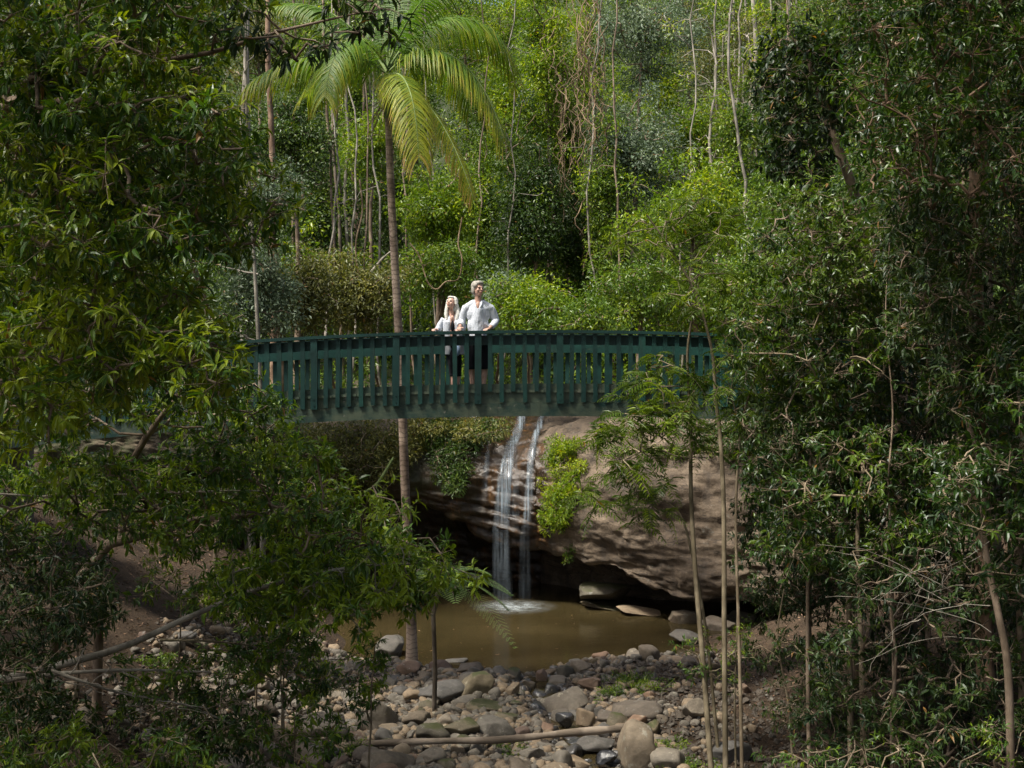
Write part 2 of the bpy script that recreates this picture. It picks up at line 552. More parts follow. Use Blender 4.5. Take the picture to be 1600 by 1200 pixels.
# wet orange-brown slab where the creek runs over
wx = math_(nt, 'ADD', sx.outputs[0], math_(nt, 'MULTIPLY', tex(nt, 1.3, 3, 0.5, 'pos', (1, 1, 0.5)), 1.2))
wetm = nt.nodes.new('ShaderNodeMapRange'); wetm.interpolation_type = 'SMOOTHSTEP'
wetm.inputs[1].default_value = 1.75; wetm.inputs[2].default_value = 1.35
nt.links.new(wx, wetm.inputs[0])
wet2 = nt.nodes.new('ShaderNodeMapRange'); wet2.interpolation_type = 'SMOOTHSTEP'
wet2.inputs[1].default_value = -3.2; wet2.inputs[2].default_value = -0.9
nt.links.new(wx, wet2.inputs[0])
wet = math_(nt, 'MULTIPLY', wetm.outputs[0], wet2.outputs[0])
wc = ramp(nt, tex(nt, 2.0, 6, 0.7, 'pos', (1.6, 1.6, 0.7)), [(0.3, (0.010, 0.009, 0.008)), (0.55, (0.040, 0.024, 0.013)), (0.78, (0.16, 0.078, 0.026))])
c = mix(nt, wet, c, wc)
# moss on the damp left side and low ledges
mf = tex(nt, 1.7, 5, 0.65)
lf = nt.nodes.new('ShaderNodeMapRange')
lf.inputs[1].default_value = -0.5; lf.inputs[2].default_value = -3.5
nt.links.new(sx.outputs[0], lf.inputs[0])
mo = math_(nt, 'MULTIPLY', ramp(nt, mf, [(0.4, (0, 0, 0)), (0.6, (1, 1, 1))]), lf.outputs[0])
c = mix(nt, mo, c, (0.045, 0.05, 0.02))
nt.links.new(c, b.inputs['Base Color'])
rr = nt.nodes.new('ShaderNodeMapRange')
rr.inputs[3].default_value = 0.85; rr.inputs[4].default_value = 0.2
nt.links.new(wet, rr.inputs[0])
nt.links.new(rr.outputs[0], b.inputs['Roughness'])
bump(nt, b, mix(nt, 0.5, strata, fine), 0.9, 0.05)
M['cliff'] = m
tag(MB().add(v, f).build('cliff', m), 'overhanging brown sandstone cliff the waterfall runs over, above the pool', 'cliff', None, 'structure')

# ------------------------------------------------------------------ water
xs = np.linspace(-7.5, 7, 180)
ys = np.linspace(9, 40, 300)
X, Y = np.meshgrid(xs, ys)
Zw = np.where(Y > 24.6, 0.0, np.maximum(-0.10, -0.035 * (24.6 - Y)))
v, f = grid_mesh(X, Y, Zw)
m, nt, b = nm('murky creek water', 0.06, 0.5)
ripn = tex(nt, 5, 4, 0.6, 'pos', (0.6, 1.6, 1))
rip2 = tex(nt, 1.2, 3, 0.5, 'pos', (0.7, 1.5, 1))
murk = ramp(nt, tex(nt, 0.35, 3, 0.5), [(0.3, (0.034, 0.027, 0.011)), (0.7, (0.064, 0.048, 0.021))])
nt.links.new(murk, b.inputs['Base Color'])
b.inputs['IOR'].default_value = 1.33
bump(nt, b, mix(nt, 0.5, ripn, rip2), 0.35, 0.03)
tr = nt.nodes.new('ShaderNodeBsdfTransparent')
tr.inputs[0].default_value = (0.85, 0.65, 0.38, 1)
ms = nt.nodes.new('ShaderNodeMixShader')
ms.inputs[0].default_value = 0.20
nt.links.new(b.outputs[0], ms.inputs[1])
nt.links.new(tr.outputs[0], ms.inputs[2])
nt.links.new(ms.outputs[0], nt.nodes['Material Output'].inputs[0])
M['water'] = m
tag(MB().add(v, f).build('pool_water', m), 'still olive brown pool below the waterfall', 'water', None, 'structure')


def face_point(x, t):
    """point on the finished cliff at plan x; t = 0 lip .. 1 bottom lip"""
    i = int(np.clip(round((x - cx[0]) / CS), 0, len(cx) - 1))
    j = int((22 + t * (93 - 22)) * NP / 150)
    return CL[i, j], N[i, j]


m, nt, b = nm('falling water', 0.25, 0.5)
b.inputs['Base Color'].default_value = (0.30, 0.36, 0.41, 1)
at = nt.nodes.new('ShaderNodeAttribute'); at.attribute_name = 'tint'
sn = tex(nt, 9, 5, 0.65, 'pos', (2.2, 0.0, 0.05))
a1 = ramp(nt, sn, [(0.34, (0.03, 0.03, 0.03)), (0.64, (0.95, 0.95, 0.95))])
al = math_(nt, 'MULTIPLY', math_(nt, 'MULTIPLY', a1, at.outputs['Fac']), ramp(nt, tex(nt, 1.6, 3, 0.5, 'pos', (2.5, 0.5, 0.8)), [(0.35, (0.45, 0.45, 0.45)), (0.6, (1, 1, 1))]))
tr = nt.nodes.new('ShaderNodeBsdfTransparent')
ms = nt.nodes.new('ShaderNodeMixShader')
nt.links.new(al, ms.inputs[0])
nt.links.new(tr.outputs[0], ms.inputs[1])
tl = nt.nodes.new('ShaderNodeBsdfTranslucent'); tl.inputs[0].default_value = (0.32, 0.38, 0.44, 1)
m2 = nt.nodes.new('ShaderNodeMixShader'); m2.inputs[0].default_value = 0.35
nt.links.new(b.outputs[0], m2.inputs[1]); nt.links.new(tl.outputs[0], m2.inputs[2])
nt.links.new(m2.outputs[0], ms.inputs[2])
nt.links.new(ms.outputs[0], nt.nodes['Material Output'].inputs[0])
M['fall'] = m


def stream(mb, path, widths, dens, off=0.06, cols=14):
    """path of (x, t): t<=1 hugs the rock, above 1 falls free to the pool"""
    rows = []
    tt = np.linspace(0, len(path) - 1, 70)
    pa = np.array(path, float)
    xsx = np.interp(tt, range(len(path)), pa[:, 0])
    ttt = np.interp(tt, range(len(path)), pa[:, 1])
    ww = np.interp(tt, range(len(path)), widths)
    dd = np.interp(tt, range(len(path)), dens)
    last = None
    for k in range(len(tt)):
        row = []
        for c_ in np.linspace(-1, 1, cols):
            xx = xsx[k] + c_ * ww[k] / 2
            if ttt[k] <= 1:
                p, n = face_point(xx, ttt[k] * 0.86)
                q = p + n * (off + 0.03 * (1 - c_ * c_))
                q = np.array([xx, q[1], q[2]])
            else:
                p, n = face_point(xx, 0.86)
                u = ttt[k] - 1
                q = np.array([xx, p[1] - 0.12 - 0.15 * u, p[2] * (1 - u)])
            row.append(q)
        rows.append(row)
    G = np.array(rows)
    E = G[:, :, 1].copy()
    for it in range(14):
        E[1:-1] = np.minimum(E[1:-1], (E[:-2] + E[2:]) / 2)
        E[:, 1:-1] = np.minimum(E[:, 1:-1], (E[:, :-2] + E[:, 2:]) / 2)
    for it in range(3):
        E[1:-1] = (E[:-2] + E[1:-1] * 2 + E[2:]) / 4 - 0.004
    G[:, :, 1] = E
    v = G.reshape(-1, 3)
    i = np.arange(len(tt) - 1)[:, None] * cols + np.arange(cols - 1)[None]
    f = np.stack([i, i + 1, i + cols + 1, i + cols], -1).reshape(-1, 4)
    edge = 1 - np.abs(np.linspace(-1, 1, cols - 1)) ** 2.2 * 0.9
    tn = (dd[:-1, None] * edge[None]).reshape(-1)
    mb.add(v, f, tn)


wf = MB()
stream(wf, [(0.48, -0.12), (0.20, 0.18), (-0.08, 0.45), (-0.20, 0.75), (-0.26, 1.0), (-0.20, 2.0)], [0.24, 0.32, 0.34, 0.38, 0.40, 0.50], [1.2, 1.25, 1.15, 1.05, 0.55, 0.22])
stream(wf, [(0.95, 0.0), (0.72, 0.22), (0.50, 0.5), (0.40, 0.8), (0.34, 1.0), (0.36, 2.0)], [0.15, 0.20, 0.22, 0.26, 0.30, 0.42], [1.1, 1.15, 0.9, 0.75, 0.34, 0.14])
stream(wf, [(-0.10, 0.35), (-0.34, 0.6), (-0.46, 1.0), (-0.44, 2.0)], [0.08, 0.14, 0.16, 0.2], [0.5, 0.75, 0.35, 0.05], 0.10)
stream(wf, [(0.10, 0.42), (0.10, 0.7), (0.08, 0.95)], [0.10, 0.22, 0.26], [0.2, 0.4, 0.05], 0.09)
stream(wf, [(-0.62, 0.35), (-0.70, 0.55), (-0.74, 0.8)], [0.10, 0.18, 0.2], [0.25, 0.4, 0.1])
wfo = tag(wf.build('waterfall', M['fall'], None, True, True), 'silky white waterfall in two strands over wet brown rock', 'waterfall', None, 'structure')
# churned foam where it lands
m, nt, b = nm('foam', 0.6, 0.3)
b.inputs['Base Color'].default_value = (0.36, 0.40, 0.41, 1)
at = nt.nodes.new('ShaderNodeAttribute'); at.attribute_name = 'tint'
al = math_(nt, 'MULTIPLY', ramp(nt, tex(nt, 3.0, 5, 0.65, 'pos', (1, 1.6, 1)), [(0.36, (0, 0, 0)), (0.68, (1, 1, 1))]), at.outputs['Fac'])
tr = nt.nodes.new('ShaderNodeBsdfTransparent'); ms = nt.nodes.new('ShaderNodeMixShader')
nt.links.new(al, ms.inputs[0]); nt.links.new(tr.outputs[0], ms.inputs[1]); nt.links.new(b.outputs[0], ms.inputs[2])
nt.links.new(ms.outputs[0], nt.nodes['Material Output'].inputs[0])
fx, fy = np.meshgrid(np.linspace(-1.3, 1.3, 40), np.linspace(-1.6, 1.0, 40))
v, f = grid_mesh(fx + 0.05, fy + 33.9, 0.012 + 0 * fx)
rr_ = np.sqrt((v[:, 0] - 0.05) ** 2 / 1.5 + (v[:, 1] - 33.9) ** 2 / 1.7)
tn = (np.clip(1.0 - rr_, 0, 1) ** 1.5 * 1.2)[f].mean(1)
tag(MB().add(v, f, tn).build('foam', m, None, True, True), kind='stuff')

# ------------------------------------------------------------------ footbridge
BY0, BY1 = 22.70, 24.55       # near and far railing planes
BXC = 0.68                    # crown of the arch


def arch(x):
    return -0.0062 * (x - BXC) ** 2


def paint(name, weather):
    m, nt, b = nm(name, 0.5, 0.4)
    n = tex(nt, 3.5, 6, 0.7, 'pos', (0.6, 1, 1.6))
    n2 = tex(nt, 26, 4, 0.7)
    c = ramp(nt, n, [(0.25, (0.003, 0.022, 0.018)), (0.6, (0.006, 0.040, 0.033)), (0.85, (0.010, 0.058, 0.046))])
    dirt = ramp(nt, tex(nt, 2.3, 7, 0.75, 'pos', (1, 1, 1.8)), [(0.60 - 0.28 * weather, (0, 0, 0)), (0.72 - 0.14 * weather, (0.85, 0.85, 0.85))])
    oi = nt.nodes.new('ShaderNodeObjectInfo')
    c = mix(nt, 1.0, c, ramp(nt, oi.outputs['Random'], [(0, (0.72, 0.78, 0.8)), (1, (1.3, 1.22, 1.15))]), 'MULTIPLY')
    c = mix(nt, dirt, c, (0.045 + 0.045 * weather, 0.056 + 0.052 * weather, 0.038 + 0.030 * weather))
    sp = ramp(nt, tex(nt, 7, 4, 0.8), [(0.62, (0, 0, 0)), (0.67, (1, 1, 1))])
    if weather > 0.2:
        c = mix(nt, sp, c, (0.16, 0.155, 0.12))
    st = ramp(nt, tex(nt, 6, 4, 0.6, 'pos', (1.6, 1, 0.12)), [(0.58, (0, 0, 0)), (0.72, (0.5, 0.5, 0.5))])
    c = mix(nt, st, c, (0.018, 0.022, 0.016))
    nt.links.new(c, b.inputs['Base Color'])
    bump(nt, b, n2, 0.25, 0.004)
    return m


M['paint'] = paint('green bridge paint', 0.0)
M['paint_worn'] = paint('worn green paint', 1.0)
M['paint_beam'] = paint('stained green beam', 0.8)
bridge = thing('footbridge', 'dark green arched timber footbridge with slatted railings above the pool', 'bridge', (BXC, (BY0 + BY1) / 2, 5.3))
BX = np.linspace(-9.6, 9.6, 97)


def sweep(mb, y0, y1, z0, z1, xs=BX):
    """a board bent to the arch, heights over the deck line"""
    a = 5.9 + arch(xs)
    q = np.stack([np.stack([xs, np.full_like(xs, yy), a + zz], 1) for yy, zz in ((y0, z0), (y1, z0), (y1, z1), (y0, z1))], 1)
    v = q.reshape(-1, 3)
    n = len(xs)
    k = np.arange(n - 1)[:, None] * 4
    f = np.concatenate([np.stack([k[:, 0] + j, k[:, 0] + (j + 1) % 4, k[:, 0] + 4 + (j + 1) % 4, k[:, 0] + 4 + j], 1) for j in range(4)])
    mb.add(v, f)
    mb.add(v[:4], [[3, 2, 1, 0]])
    mb.add(v[-4:], [[0, 1, 2, 3]])
    return mb


mb = MB()
for k in range(132):                              # deck planks
    x = -9.5 + k * 0.145
    mb.box((x, (BY0 + BY1) / 2, 5.9 + arch(x) - 0.125), (0.135, BY1 - BY0 - 0.02, 0.045), ry=-(-0.0124 * (x - BXC)))
mb.build('deck', M['paint_worn'], bridge, False)
sweep(MB(), BY0 + 0.045, BY0 + 0.13, -0.33, 0.01).build('fascia_board', M['paint_worn'], bridge, False)
sweep(MB(), BY0 + 0.02, BY0 + 0.19, -0.57, -0.333).build('beam', M['paint_beam'], bridge, False)
sweep(MB(), BY1 - 0.13, BY1 - 0.045, -0.33, 0.01).build('fascia_board', M['paint_worn'], bridge, False)
sweep(MB(), BY1 - 0.19, BY1 - 0.02, -0.57, -0.333).build('beam', M['paint_beam'], bridge, False)
POSTX = [(747 - 128 * 5 + 128 * k - 800) / F * BY0 for k in range(12)]
rs = random.Random(5)


def post(parent, x, y, s):
    w = 0.118
    zt, zb = 5.9 + arch(x) + 0.90, 5.9 + arch(x) - 0.345
    pb = MB().box((x, y + s * 0.005, (zt + zb) / 2), (w, 0.095, zt - zb), ry=rs.uniform(-0.006, 0.006))
    for dz in (-0.16, -0.27):
        pb.tube([(x, y - 0.045 * 1 + s * 0.005, 5.9 + arch(x) + dz), (x, y - 0.058 + s * 0.005, 5.9 + arch(x) + dz)], 0.014, 8)
    pb.build('post', M['paint'], parent, False)


def baluster(x, y, zl, mb=None):
    zt, zb = 5.9 + arch(x) + 0.895, 5.9 + arch(x) - zl
    b_ = mb or MB()
    b_.box((x, y, (zt + zb) / 2), (0.078 + rs.uniform(-0.004, 0.004), 0.034, zt - zb), ry=rs.uniform(-0.012, 0.012))
    return b_


for s, y in ((-1, BY0), (1, BY1)):
    rl = sweep(MB(), y - 0.07, y + 0.11, 0.90, 0.955).build('railing', M['paint'], bridge, False)
    if s < 0:
        sweep(MB(), y + 0.062, y + 0.10, 0.70, 0.87).build('rail_board', M['paint'], rl, False)
    else:
        sweep(MB(), y - 0.10, y - 0.062, 0.60, 0.80).build('rail_board', M['paint'], rl, False)
    rest = MB()
    for k in range(len(POSTX)):
        post(rl, POSTX[k], y, s)
        if k == len(POSTX) - 1:
            break
        for j in range(1, 7):
            x = POSTX[k] + (POSTX[k + 1] - POSTX[k]) * j / 7 + rs.uniform(-0.006, 0.006)
            zl = 0.325 + rs.uniform(-0.012, 0.008)
            if k == 5 and j in (5, 3, 1) or k == 4 and j == 6 and False:
                zl = 0.13
            if s < 0 or 2 <= k <= 6:
                baluster(x, y + (0.0 if s < 0 else 0.0), zl).build('baluster', M['paint'], rl, False)
            else:
                baluster(x, y, zl, rest)
    if s > 0:
        tag(rest.build('baluster', M['paint'], rl, False), kind='stuff')
for q in (-9.9, 9.9):
    MB().box((q, 23.6, 4.5), (1.2, 2.6, 2.6)).build('abutment', M['rock_grey'], bridge, False)

# ------------------------------------------------------------------ leaves and branches
L4 = (np.array([[0, 0, 0], [-0.5, 0.42, 0.07], [0.5, 0.42, 0.07], [0, 1, -0.08]]), np.array([[0, 2, 3], [0, 3, 1]]))
L8 = (np.array([[0, 0, 0], [-0.42, 0.25, 0.06], [0, 0.25, 0], [0.42, 0.25, 0.06], [-0.44, 0.62, 0.0], [0, 0.62, -0.07], [0.44, 0.62, 0.0], [0, 1.0, -0.24]]),
      np.array([[0, 2, 1], [0, 3, 2], [1, 2, 5], [1, 5, 4], [2, 3, 6], [2, 6, 5], [4, 5, 7], [5, 6, 7]]))
PRISM = (np.array([[-.5, 0, -.3], [.5, 0, -.3], [0, 0, .5], [-.3, 1, -.18], [.3, 1, -.18], [0, 1, .3]]),
         np.array([[0, 1, 4], [0, 4, 3], [1, 2, 5], [1, 5, 4], [2, 0, 3], [2, 3, 5]]))


def inst(mb, T, pos, d, n, L, W, tint, zs=None):
    tv, tf = T
    pos = np.asarray(pos, float)
    N_ = len(pos)
    if N_ == 0:
        return
    d = unit(d)
    x = unit(np.cross(d, n))
    z = np.cross(x, d)
    L = np.broadcast_to(np.asarray(L, float), (N_,))
    W = np.broadcast_to(np.asarray(W, float), (N_,))
    zz = L if zs is None else W
    V = (pos[:, None] + x[:, None] * (W[:, None] * tv[None, :, 0])[..., None] + d[:, None] * (L[:, None] * tv[None, :, 1])[..., None]
         + z[:, None] * (zz[:, None] * tv[None, :, 2])[..., None])
    Fc = (np.arange(N_) * len(tv))[:, None, None] + tf[None]
    tint = np.broadcast_to(np.asarray(tint, float), (N_,))
    mb.add(V.reshape(-1, 3), Fc.reshape(-1, 3), np.repeat(tint, len(tf)))


def rdir(n, rng):
    return unit(rng.normal(size=(n, 3)))


def tints(n, clump, rng, var=0.22):
    t = clump + rng.normal(0, var, n)
    t = np.clip(t, 0.02, 0.92)
    return np.where(rng.random(n) < 0.006, 1.0, t)


def blob_leaves(mb, C, R, k, L, W, rng, flat=0.7, droop=0.3, base=0.45):
    """clumps of small leaves: C centres, R radii"""
    n = len(C)
    R = np.broadcast_to(np.asarray(R, float), (n,))
    dirs = rdir(n * k, rng)
    rad = rng.random(n * k) ** 0.45
    Ck = np.repeat(C, k, 0)
    Rk = np.repeat(R, k)
    off = dirs * (rad * Rk)[:, None] * np.array([1, 1, flat])
    pos = Ck + off
    d = unit(dirs * 0.8 + rdir(n * k, rng) * 0.8 - UP * droop)
    nn = unit(rdir(n * k, rng) * 0.9 + UP * 0.7 + dirs * 0.4)
    ct = np.repeat(np.clip(base + rng.normal(0, 0.16, n), 0.05, 0.9), k)
    Ls = L * rng.uniform(0.6, 1.25, n * k)
    inst(mb, L4, pos, d, nn, Ls, Ls * W, tints(n * k, ct, rng, 0.15))


def whorls(mb, tw, C, R, tips, k, L, W, rng, droop=0.35, base=0.45, T=L8, twig=0.005):
    """clumps of twig tips, each with a whorl of lance leaves"""
    n = len(C)
    R = np.broadcast_to(np.asarray(R, float), (n,))
    N_ = n * tips
    Ck = np.repeat(C, tips, 0)
    dirs = unit(rdir(N_, rng) * np.array([1, 1, 0.7]) + np.array([0, 0, 0.12]))
    ln = np.repeat(R, tips) * rng.uniform(0.35, 1.0, N_)
    tip = Ck + dirs * ln[:, None] - UP * (0.12 * ln ** 2)[:, None]
    inst(tw, PRISM, Ck, tip - Ck, rdir(N_, rng), ln, twig, 0.5, zs=1)
    ct = np.repeat(np.clip(base + rng.normal(0, 0.15, n), 0.05, 0.9), tips) + rng.normal(0, 0.12, N_)
    # leaves around the tip and a few down the twig
    T2 = np.repeat(tip, k, 0)
    D2 = np.repeat(dirs, k, 0)
    M_ = N_ * k
    back = (rng.random(M_) ** 2.0) * np.repeat(ln, k) * 0.65
    pos = T2 - D2 * back[:, None]
    rad = rdir(M_, rng)
    rad = unit(rad - D2 * np.sum(rad * D2, 1)[:, None])
    d = unit(D2 * rng.uniform(0.3, 0.9, M_)[:, None] + rad * 0.85 - UP * (droop * rng.uniform(0.2, 1.4, M_))[:, None])
    nn = unit(UP + D2 * 0.5 + rdir(M_, rng) * 0.45)
    Ls = L * rng.uniform(0.55, 1.2, M_) * np.repeat(rng.uniform(0.8, 1.15, N_), k)
    inst(mb, T, pos, d, nn, Ls, Ls * W * rng.uniform(0.8, 1.2, M_), tints(M_, np.repeat(ct, k), rng, 0.12))


def pinnate(mb, tw, C, dirs, R, pairs, L, W, rng, base=0.5, droop=0.45, T=L4):
    """feather leaves: rachis of length R with leaflet pairs"""
    n = len(C)
    R = np.broadcast_to(np.asarray(R, float), (n,))
    dirs = unit(dirs)
    side = unit(np.cross(dirs, UP + 0.25 * rng.normal(size=(n, 3))))
    ct = np.clip(base + rng.normal(0, 0.18, n), 0.05, 0.9)
    prev = C
    K = pairs
    for k in range(1, K + 1):
        s = k / K
        p = C + dirs * (R * s)[:, None] - UP * (droop * R * s * s)[:, None]
        seg = p - prev
        inst(tw, PRISM, prev, seg, rdir(n, rng), np.linalg.norm(seg, axis=1), 0.004, 0.5, zs=1)
        ll = L * R * (0.55 + 0.9 * math.sin(math.pi * min(1, s * 0.85 + 0.1)))
        fwd = unit(seg)
        for sg in (-1, 1):
            d = unit(side * sg * 0.9 + fwd * 0.55 - UP * rng.uniform(0.0, 0.45, n)[:, None])
            nn = unit(UP + 0.3 * rng.normal(size=(n, 3)))
            inst(mb, T, p, d, nn, ll, ll * W, tints(n, ct, rng, 0.07))
        prev = p


def limbs(mb, trunk, tr, C, rng, sag=0.05, rmin=0.006, sides=5, thick=1.0):
    """join clump centres C to the trunk polyline by branching limbs; returns nothing"""
    trunk = np.asarray(trunk, float)
    nodes = [tuple(p) for p in trunk]
    depth = [0.0] * len(nodes)
    order = np.argsort([min(np.linalg.norm(trunk - c, axis=1)) for c in C])
    NA = np.zeros((len(trunk) + len(C) * 3 + 8, 3))
    NA[:len(trunk)] = trunk
    DA = np.zeros(len(NA))
    RA = np.zeros(len(NA))
    RA[:len(trunk)] = tr
    par = {}
    cnt = len(trunk)
    segs = []
    for ci in order:
        c = C[ci]
        dv = NA[:cnt] - c
        cost = np.sqrt((dv ** 2).sum(1)) + 0.25 * DA[:cnt] + 0.5 * np.maximum(0, dv[:, 2])
        j = int(np.argmin(cost))
        a = NA[j].copy()
        L_ = np.linalg.norm(c - a)
        w = rng.normal(0, 0.09 * L_, (2, 3))
        m1 = a + (c - a) * 0.33 + w[0] + UP * 0.10 * L_
        m2 = a + (c - a) * 0.7 + w[1] + UP * 0.06 * L_
        idx = []
        pj = j
        for q in (m1, m2, c):
            NA[cnt] = q
            DA[cnt] = DA[pj] + np.linalg.norm(NA[cnt] - NA[pj])
            par[cnt] = pj
            idx.append(cnt)
            pj = cnt
            cnt += 1
        segs.append((j, idx))
    load = np.zeros(cnt)
    for j, idx in segs[::-1]:
        k = idx[-1]
        load[k] += 1
    kids = np.zeros(cnt)
    for k in range(cnt - 1, len(trunk) - 1, -1):
        kids[k] += load[k]
        kids[par[k]] += kids[k]
    for j, idx in segs:
        r = [rmin + thick * 0.007 * math.sqrt(kids[k]) for k in idx]
        r0 = r[0] * 1.15
        if j < len(trunk):
            r0 = min(r0, tr[j] * 0.8 if np.ndim(tr) else tr * 0.8)
            r = [min(q, r0) for q in r]
        mb.tube([NA[j]] + [NA[k] for k in idx], [r0] + r, sides, False)


def in_poly(p, poly):
    x, y = p
    c = False
    j = len(poly) - 1
    for i in range(len(poly)):
        xi, yi = poly[i]
        xj, yj = poly[j]
        if (yi > y) != (yj > y) and x < (xj - xi) * (y - yi) / (yj - yi) + xi:
            c = not c
        j = i
    return c


def fill(poly, D0, D1, n, rng, jit=0.0):
    xs_ = [p[0] for p in poly]
    ys_ = [p[1] for p in poly]
    out = []
    while len(out) < n:
        q = (rng.uniform(min(xs_), max(xs_)), rng.uniform(min(ys_), max(ys_)))
        if in_poly(q, poly):
            out.append(P(q[0], q[1], rng.uniform(D0, D1)))
    return np.array(out)


def wiggle(a, b_, n, amp, rng):
    a, b_ = np.asarray(a, float), np.asarray(b_, float)
    t = np.linspace(0, 1, n)[:, None]
    w = np.cumsum(rng.normal(0, amp, (n, 3)) * np.array([1, 1, 0.2]), 0)
    w = w - t * w[-1]
    return a + (b_ - a) * t + w


def path_px(pts, n=None):
    q = np.array([P(*p) for p in pts])
    return catmull(q, n or len(pts) * 5)


def tree(name, label, cat, trunk, tr, C, barkm, leafm, leaf_fn, rng, group=None, thick=1.0, sides=9):
    trunk = np.asarray(trunk)
    base = trunk[0]
    t = thing(name, label, cat, base, group)
    mt, ml = MB(), MB()
    mt.tube(trunk, tr, sides)
    if len(C):
        limbs(mt, trunk, np.asarray(tr), C, rng, thick=thick)
    if leaf_fn:
        leaf_fn(ml, mt)
    mt.build('trunk', M[barkm], t)
    if ml.n:
        ml.build('crown', M[leafm], t, False, True)
    return t


def ground_at(x, y):
    return float(GZ(np.array([x]), np.array([y]))[0])


def root(px, D, dz=-0.1):
    x = (px - 800) / F * D
    return np.array([x, D, ground_at(x, D) + dz])


# ------------------------------------------------------------------ palm
def palm():
    rng = np.random.default_rng(21)
    D = 26.3
    base = root(644, D)
    top = P(606, 128, D)
    mid = [P(641, 900, D), P(633, 760, D), P(627, 600, D), P(619, 450, D), P(611, 300, D), P(607, 185, D)]
    t = thing('palm_tree', 'tall slender palm with ringed brown trunk and arching yellow-green fronds', 'palm tree', base)
    tr = catmull(np.array([base] + mid), 70)
    MB().tube(tr, np.linspace(0.102, 0.074, 70) + 0.05 * np.exp(-np.arange(70) / 3.0), 14).build('trunk', M['bark_palm'], t)
    MB().tube(catmull(np.array([mid[-1], P(606, 160, D), top]), 10), [0.076, 0.088, 0.09, 0.09, 0.085, 0.08, 0.07, 0.06, 0.05, 0.04], 12).build('crownshaft', M['crownshaft'], t)
    # each frond: rachis way-points in (px, py, depth offset), leaflet length
    fr = [
        [(606, 118, 0), (560, 72, -.3), (470, 70, -.7), (392, 128, -1.0), 0.95, 0.45],
        [(604, 112, 0), (560, 40, .5), (500, -10, .9), (430, 10, 1.2), 0.62, 0.35],
        [(606, 108, 0), (570, 40, -.6), (520, 40, -1.4), (508, 150, -1.9), 0.8, 0.45],
        [(604, 122, 0), (625, 100, -.9), (650, 125, -1.9), (654, 245, -2.3), 0.78, 0.62],
        [(606, 122, 0), (655, 130, -.4), (705, 195, -.9), (739, 308, -1.2), 0.6, 0.66],
        [(608, 112, 0), (660, 55, -.2), (740, 60, -.5), (787, 215, -.8), 0.98, 0.52],
        [(608, 106, 0), (660, 10, .4), (760, -10, .7), (805, 115, .9), 0.98, 0.45],
        [(606, 104, 0), (640, 0, -.4), (700, -60, -.8), (770, -40, -1.1), 0.62, 0.3],
        [(606, 104, 0), (600, 0, .6), (570, -90, 1.2), (520, -110, 1.7), 0.6, 0.3],
        [(608, 106, 0), (612, 0, .4), (640, -120, 1.0), (690, -140, 1.6), 0.6, 0.3],
        [(606, 110, 0), (640, 60, 1.0), (700, 60, 2.0), (735, 160, 2.5), 0.9, 0.4],
        [(606, 110, 0), (570, 60, 1.0), (520, 90, 1.8), (480, 150, 2.2), 0.85, 0.45],
    ]
    for a, b_, c_, d_, LL, base_t in fr:
        q = [P(x, y, D + dd) for x, y, dd in (a, b_, c_, d_)]
        s = np.linspace(0, 1, 60)[:, None]
        R = (1 - s) ** 3 * q[0] + 3 * s * (1 - s) ** 2 * q[1] + 3 * s * s * (1 - s) * q[2] + s ** 3 * q[3]
        f_ = thing('frond', None, None)
        f_.name = 'frond'
        f_.parent = t
        rach, lf = MB(), MB()
        rach.tube(R, np.linspace(0.024, 0.004, 60), 6)
        tan = unit(np.gradient(R, axis=0))
        n = 58
        for i in range(5, 60):
            for sub in (0.0, 0.5):
                k = min(i + 1, 59)
                p = R[i] * (1 - sub) + R[k] * sub
                s_ = (i + sub) / 60
                side = unit(np.cross(tan[i], UP + 0.02 * rng.normal(size=3)))
                L_ = LL * (0.45 + 0.75 * math.sin(math.pi * min(1.0, 0.12 + s_ * 0.78))) * rng.uniform(0.9, 1.08)
                for sg in (-1, 1):
                    m_ = 4
                    d0 = unit(side * sg * 0.95 + tan[i] * (0.35 + 0.5 * s_) + UP * 0.12 + 0.07 * rng.normal(size=3))
                    cur = p.copy()
                    pts, dirs = [cur.copy()], [d0]
                    dd = d0
                    for j in range(m_):
                        dd = unit(dd - UP * (0.30 + 0.14 * j) * rng.uniform(0.7, 1.2))
                        cur = cur + dd * L_ / m_
                        pts.append(cur.copy())
                        dirs.append(dd)
                    pts = np.array(pts)
                    wv = unit(np.cross(np.array(dirs), np.cross(tan[i], d0)) + 0.001)
                    wv = unit(tan[i] - np.array(dirs) * (np.array(dirs) @ tan[i])[:, None])
                    w = 0.5 * 0.024 * np.array([0.6, 1.0, 1.0, 0.75, 0.05])
                    V = np.concatenate([pts - wv * w[:, None], pts + wv * w[:, None]])
                    fc = [[j, j + 1, j + 6, j + 5] for j in range(m_)]
                    tt = np.clip(base_t + rng.normal(0, 0.07) + 0.28 * max(0, s_ - 0.45), 0, 1)
                    lf.add(V, fc, np.clip(np.array([tt - .04, tt, tt + .06, tt + (0.25 if rng.random() < 0.3 else 0.1)]), 0, 1))
        rach.build('rachis', M['crownshaft'], f_)
        lf.build('leaflets', M['leaf_palm'], f_, False, True)
    # dry sheath hanging under the crown
    sh = MB()
    for k in range(16):
        a0 = P(606 + rng.uniform(-6, 6), 150, D - 0.1)
        a1 = a0 + np.array([rng.uniform(-.5, -.1), rng.uniform(-.2, .2), rng.uniform(-.9, -.3)])
        sh.tube(wiggle(a0, a1, 6, 0.03, rng), 0.006, 4, False)
    sh.build('dry_sheath', M['vine'], t)


palm()

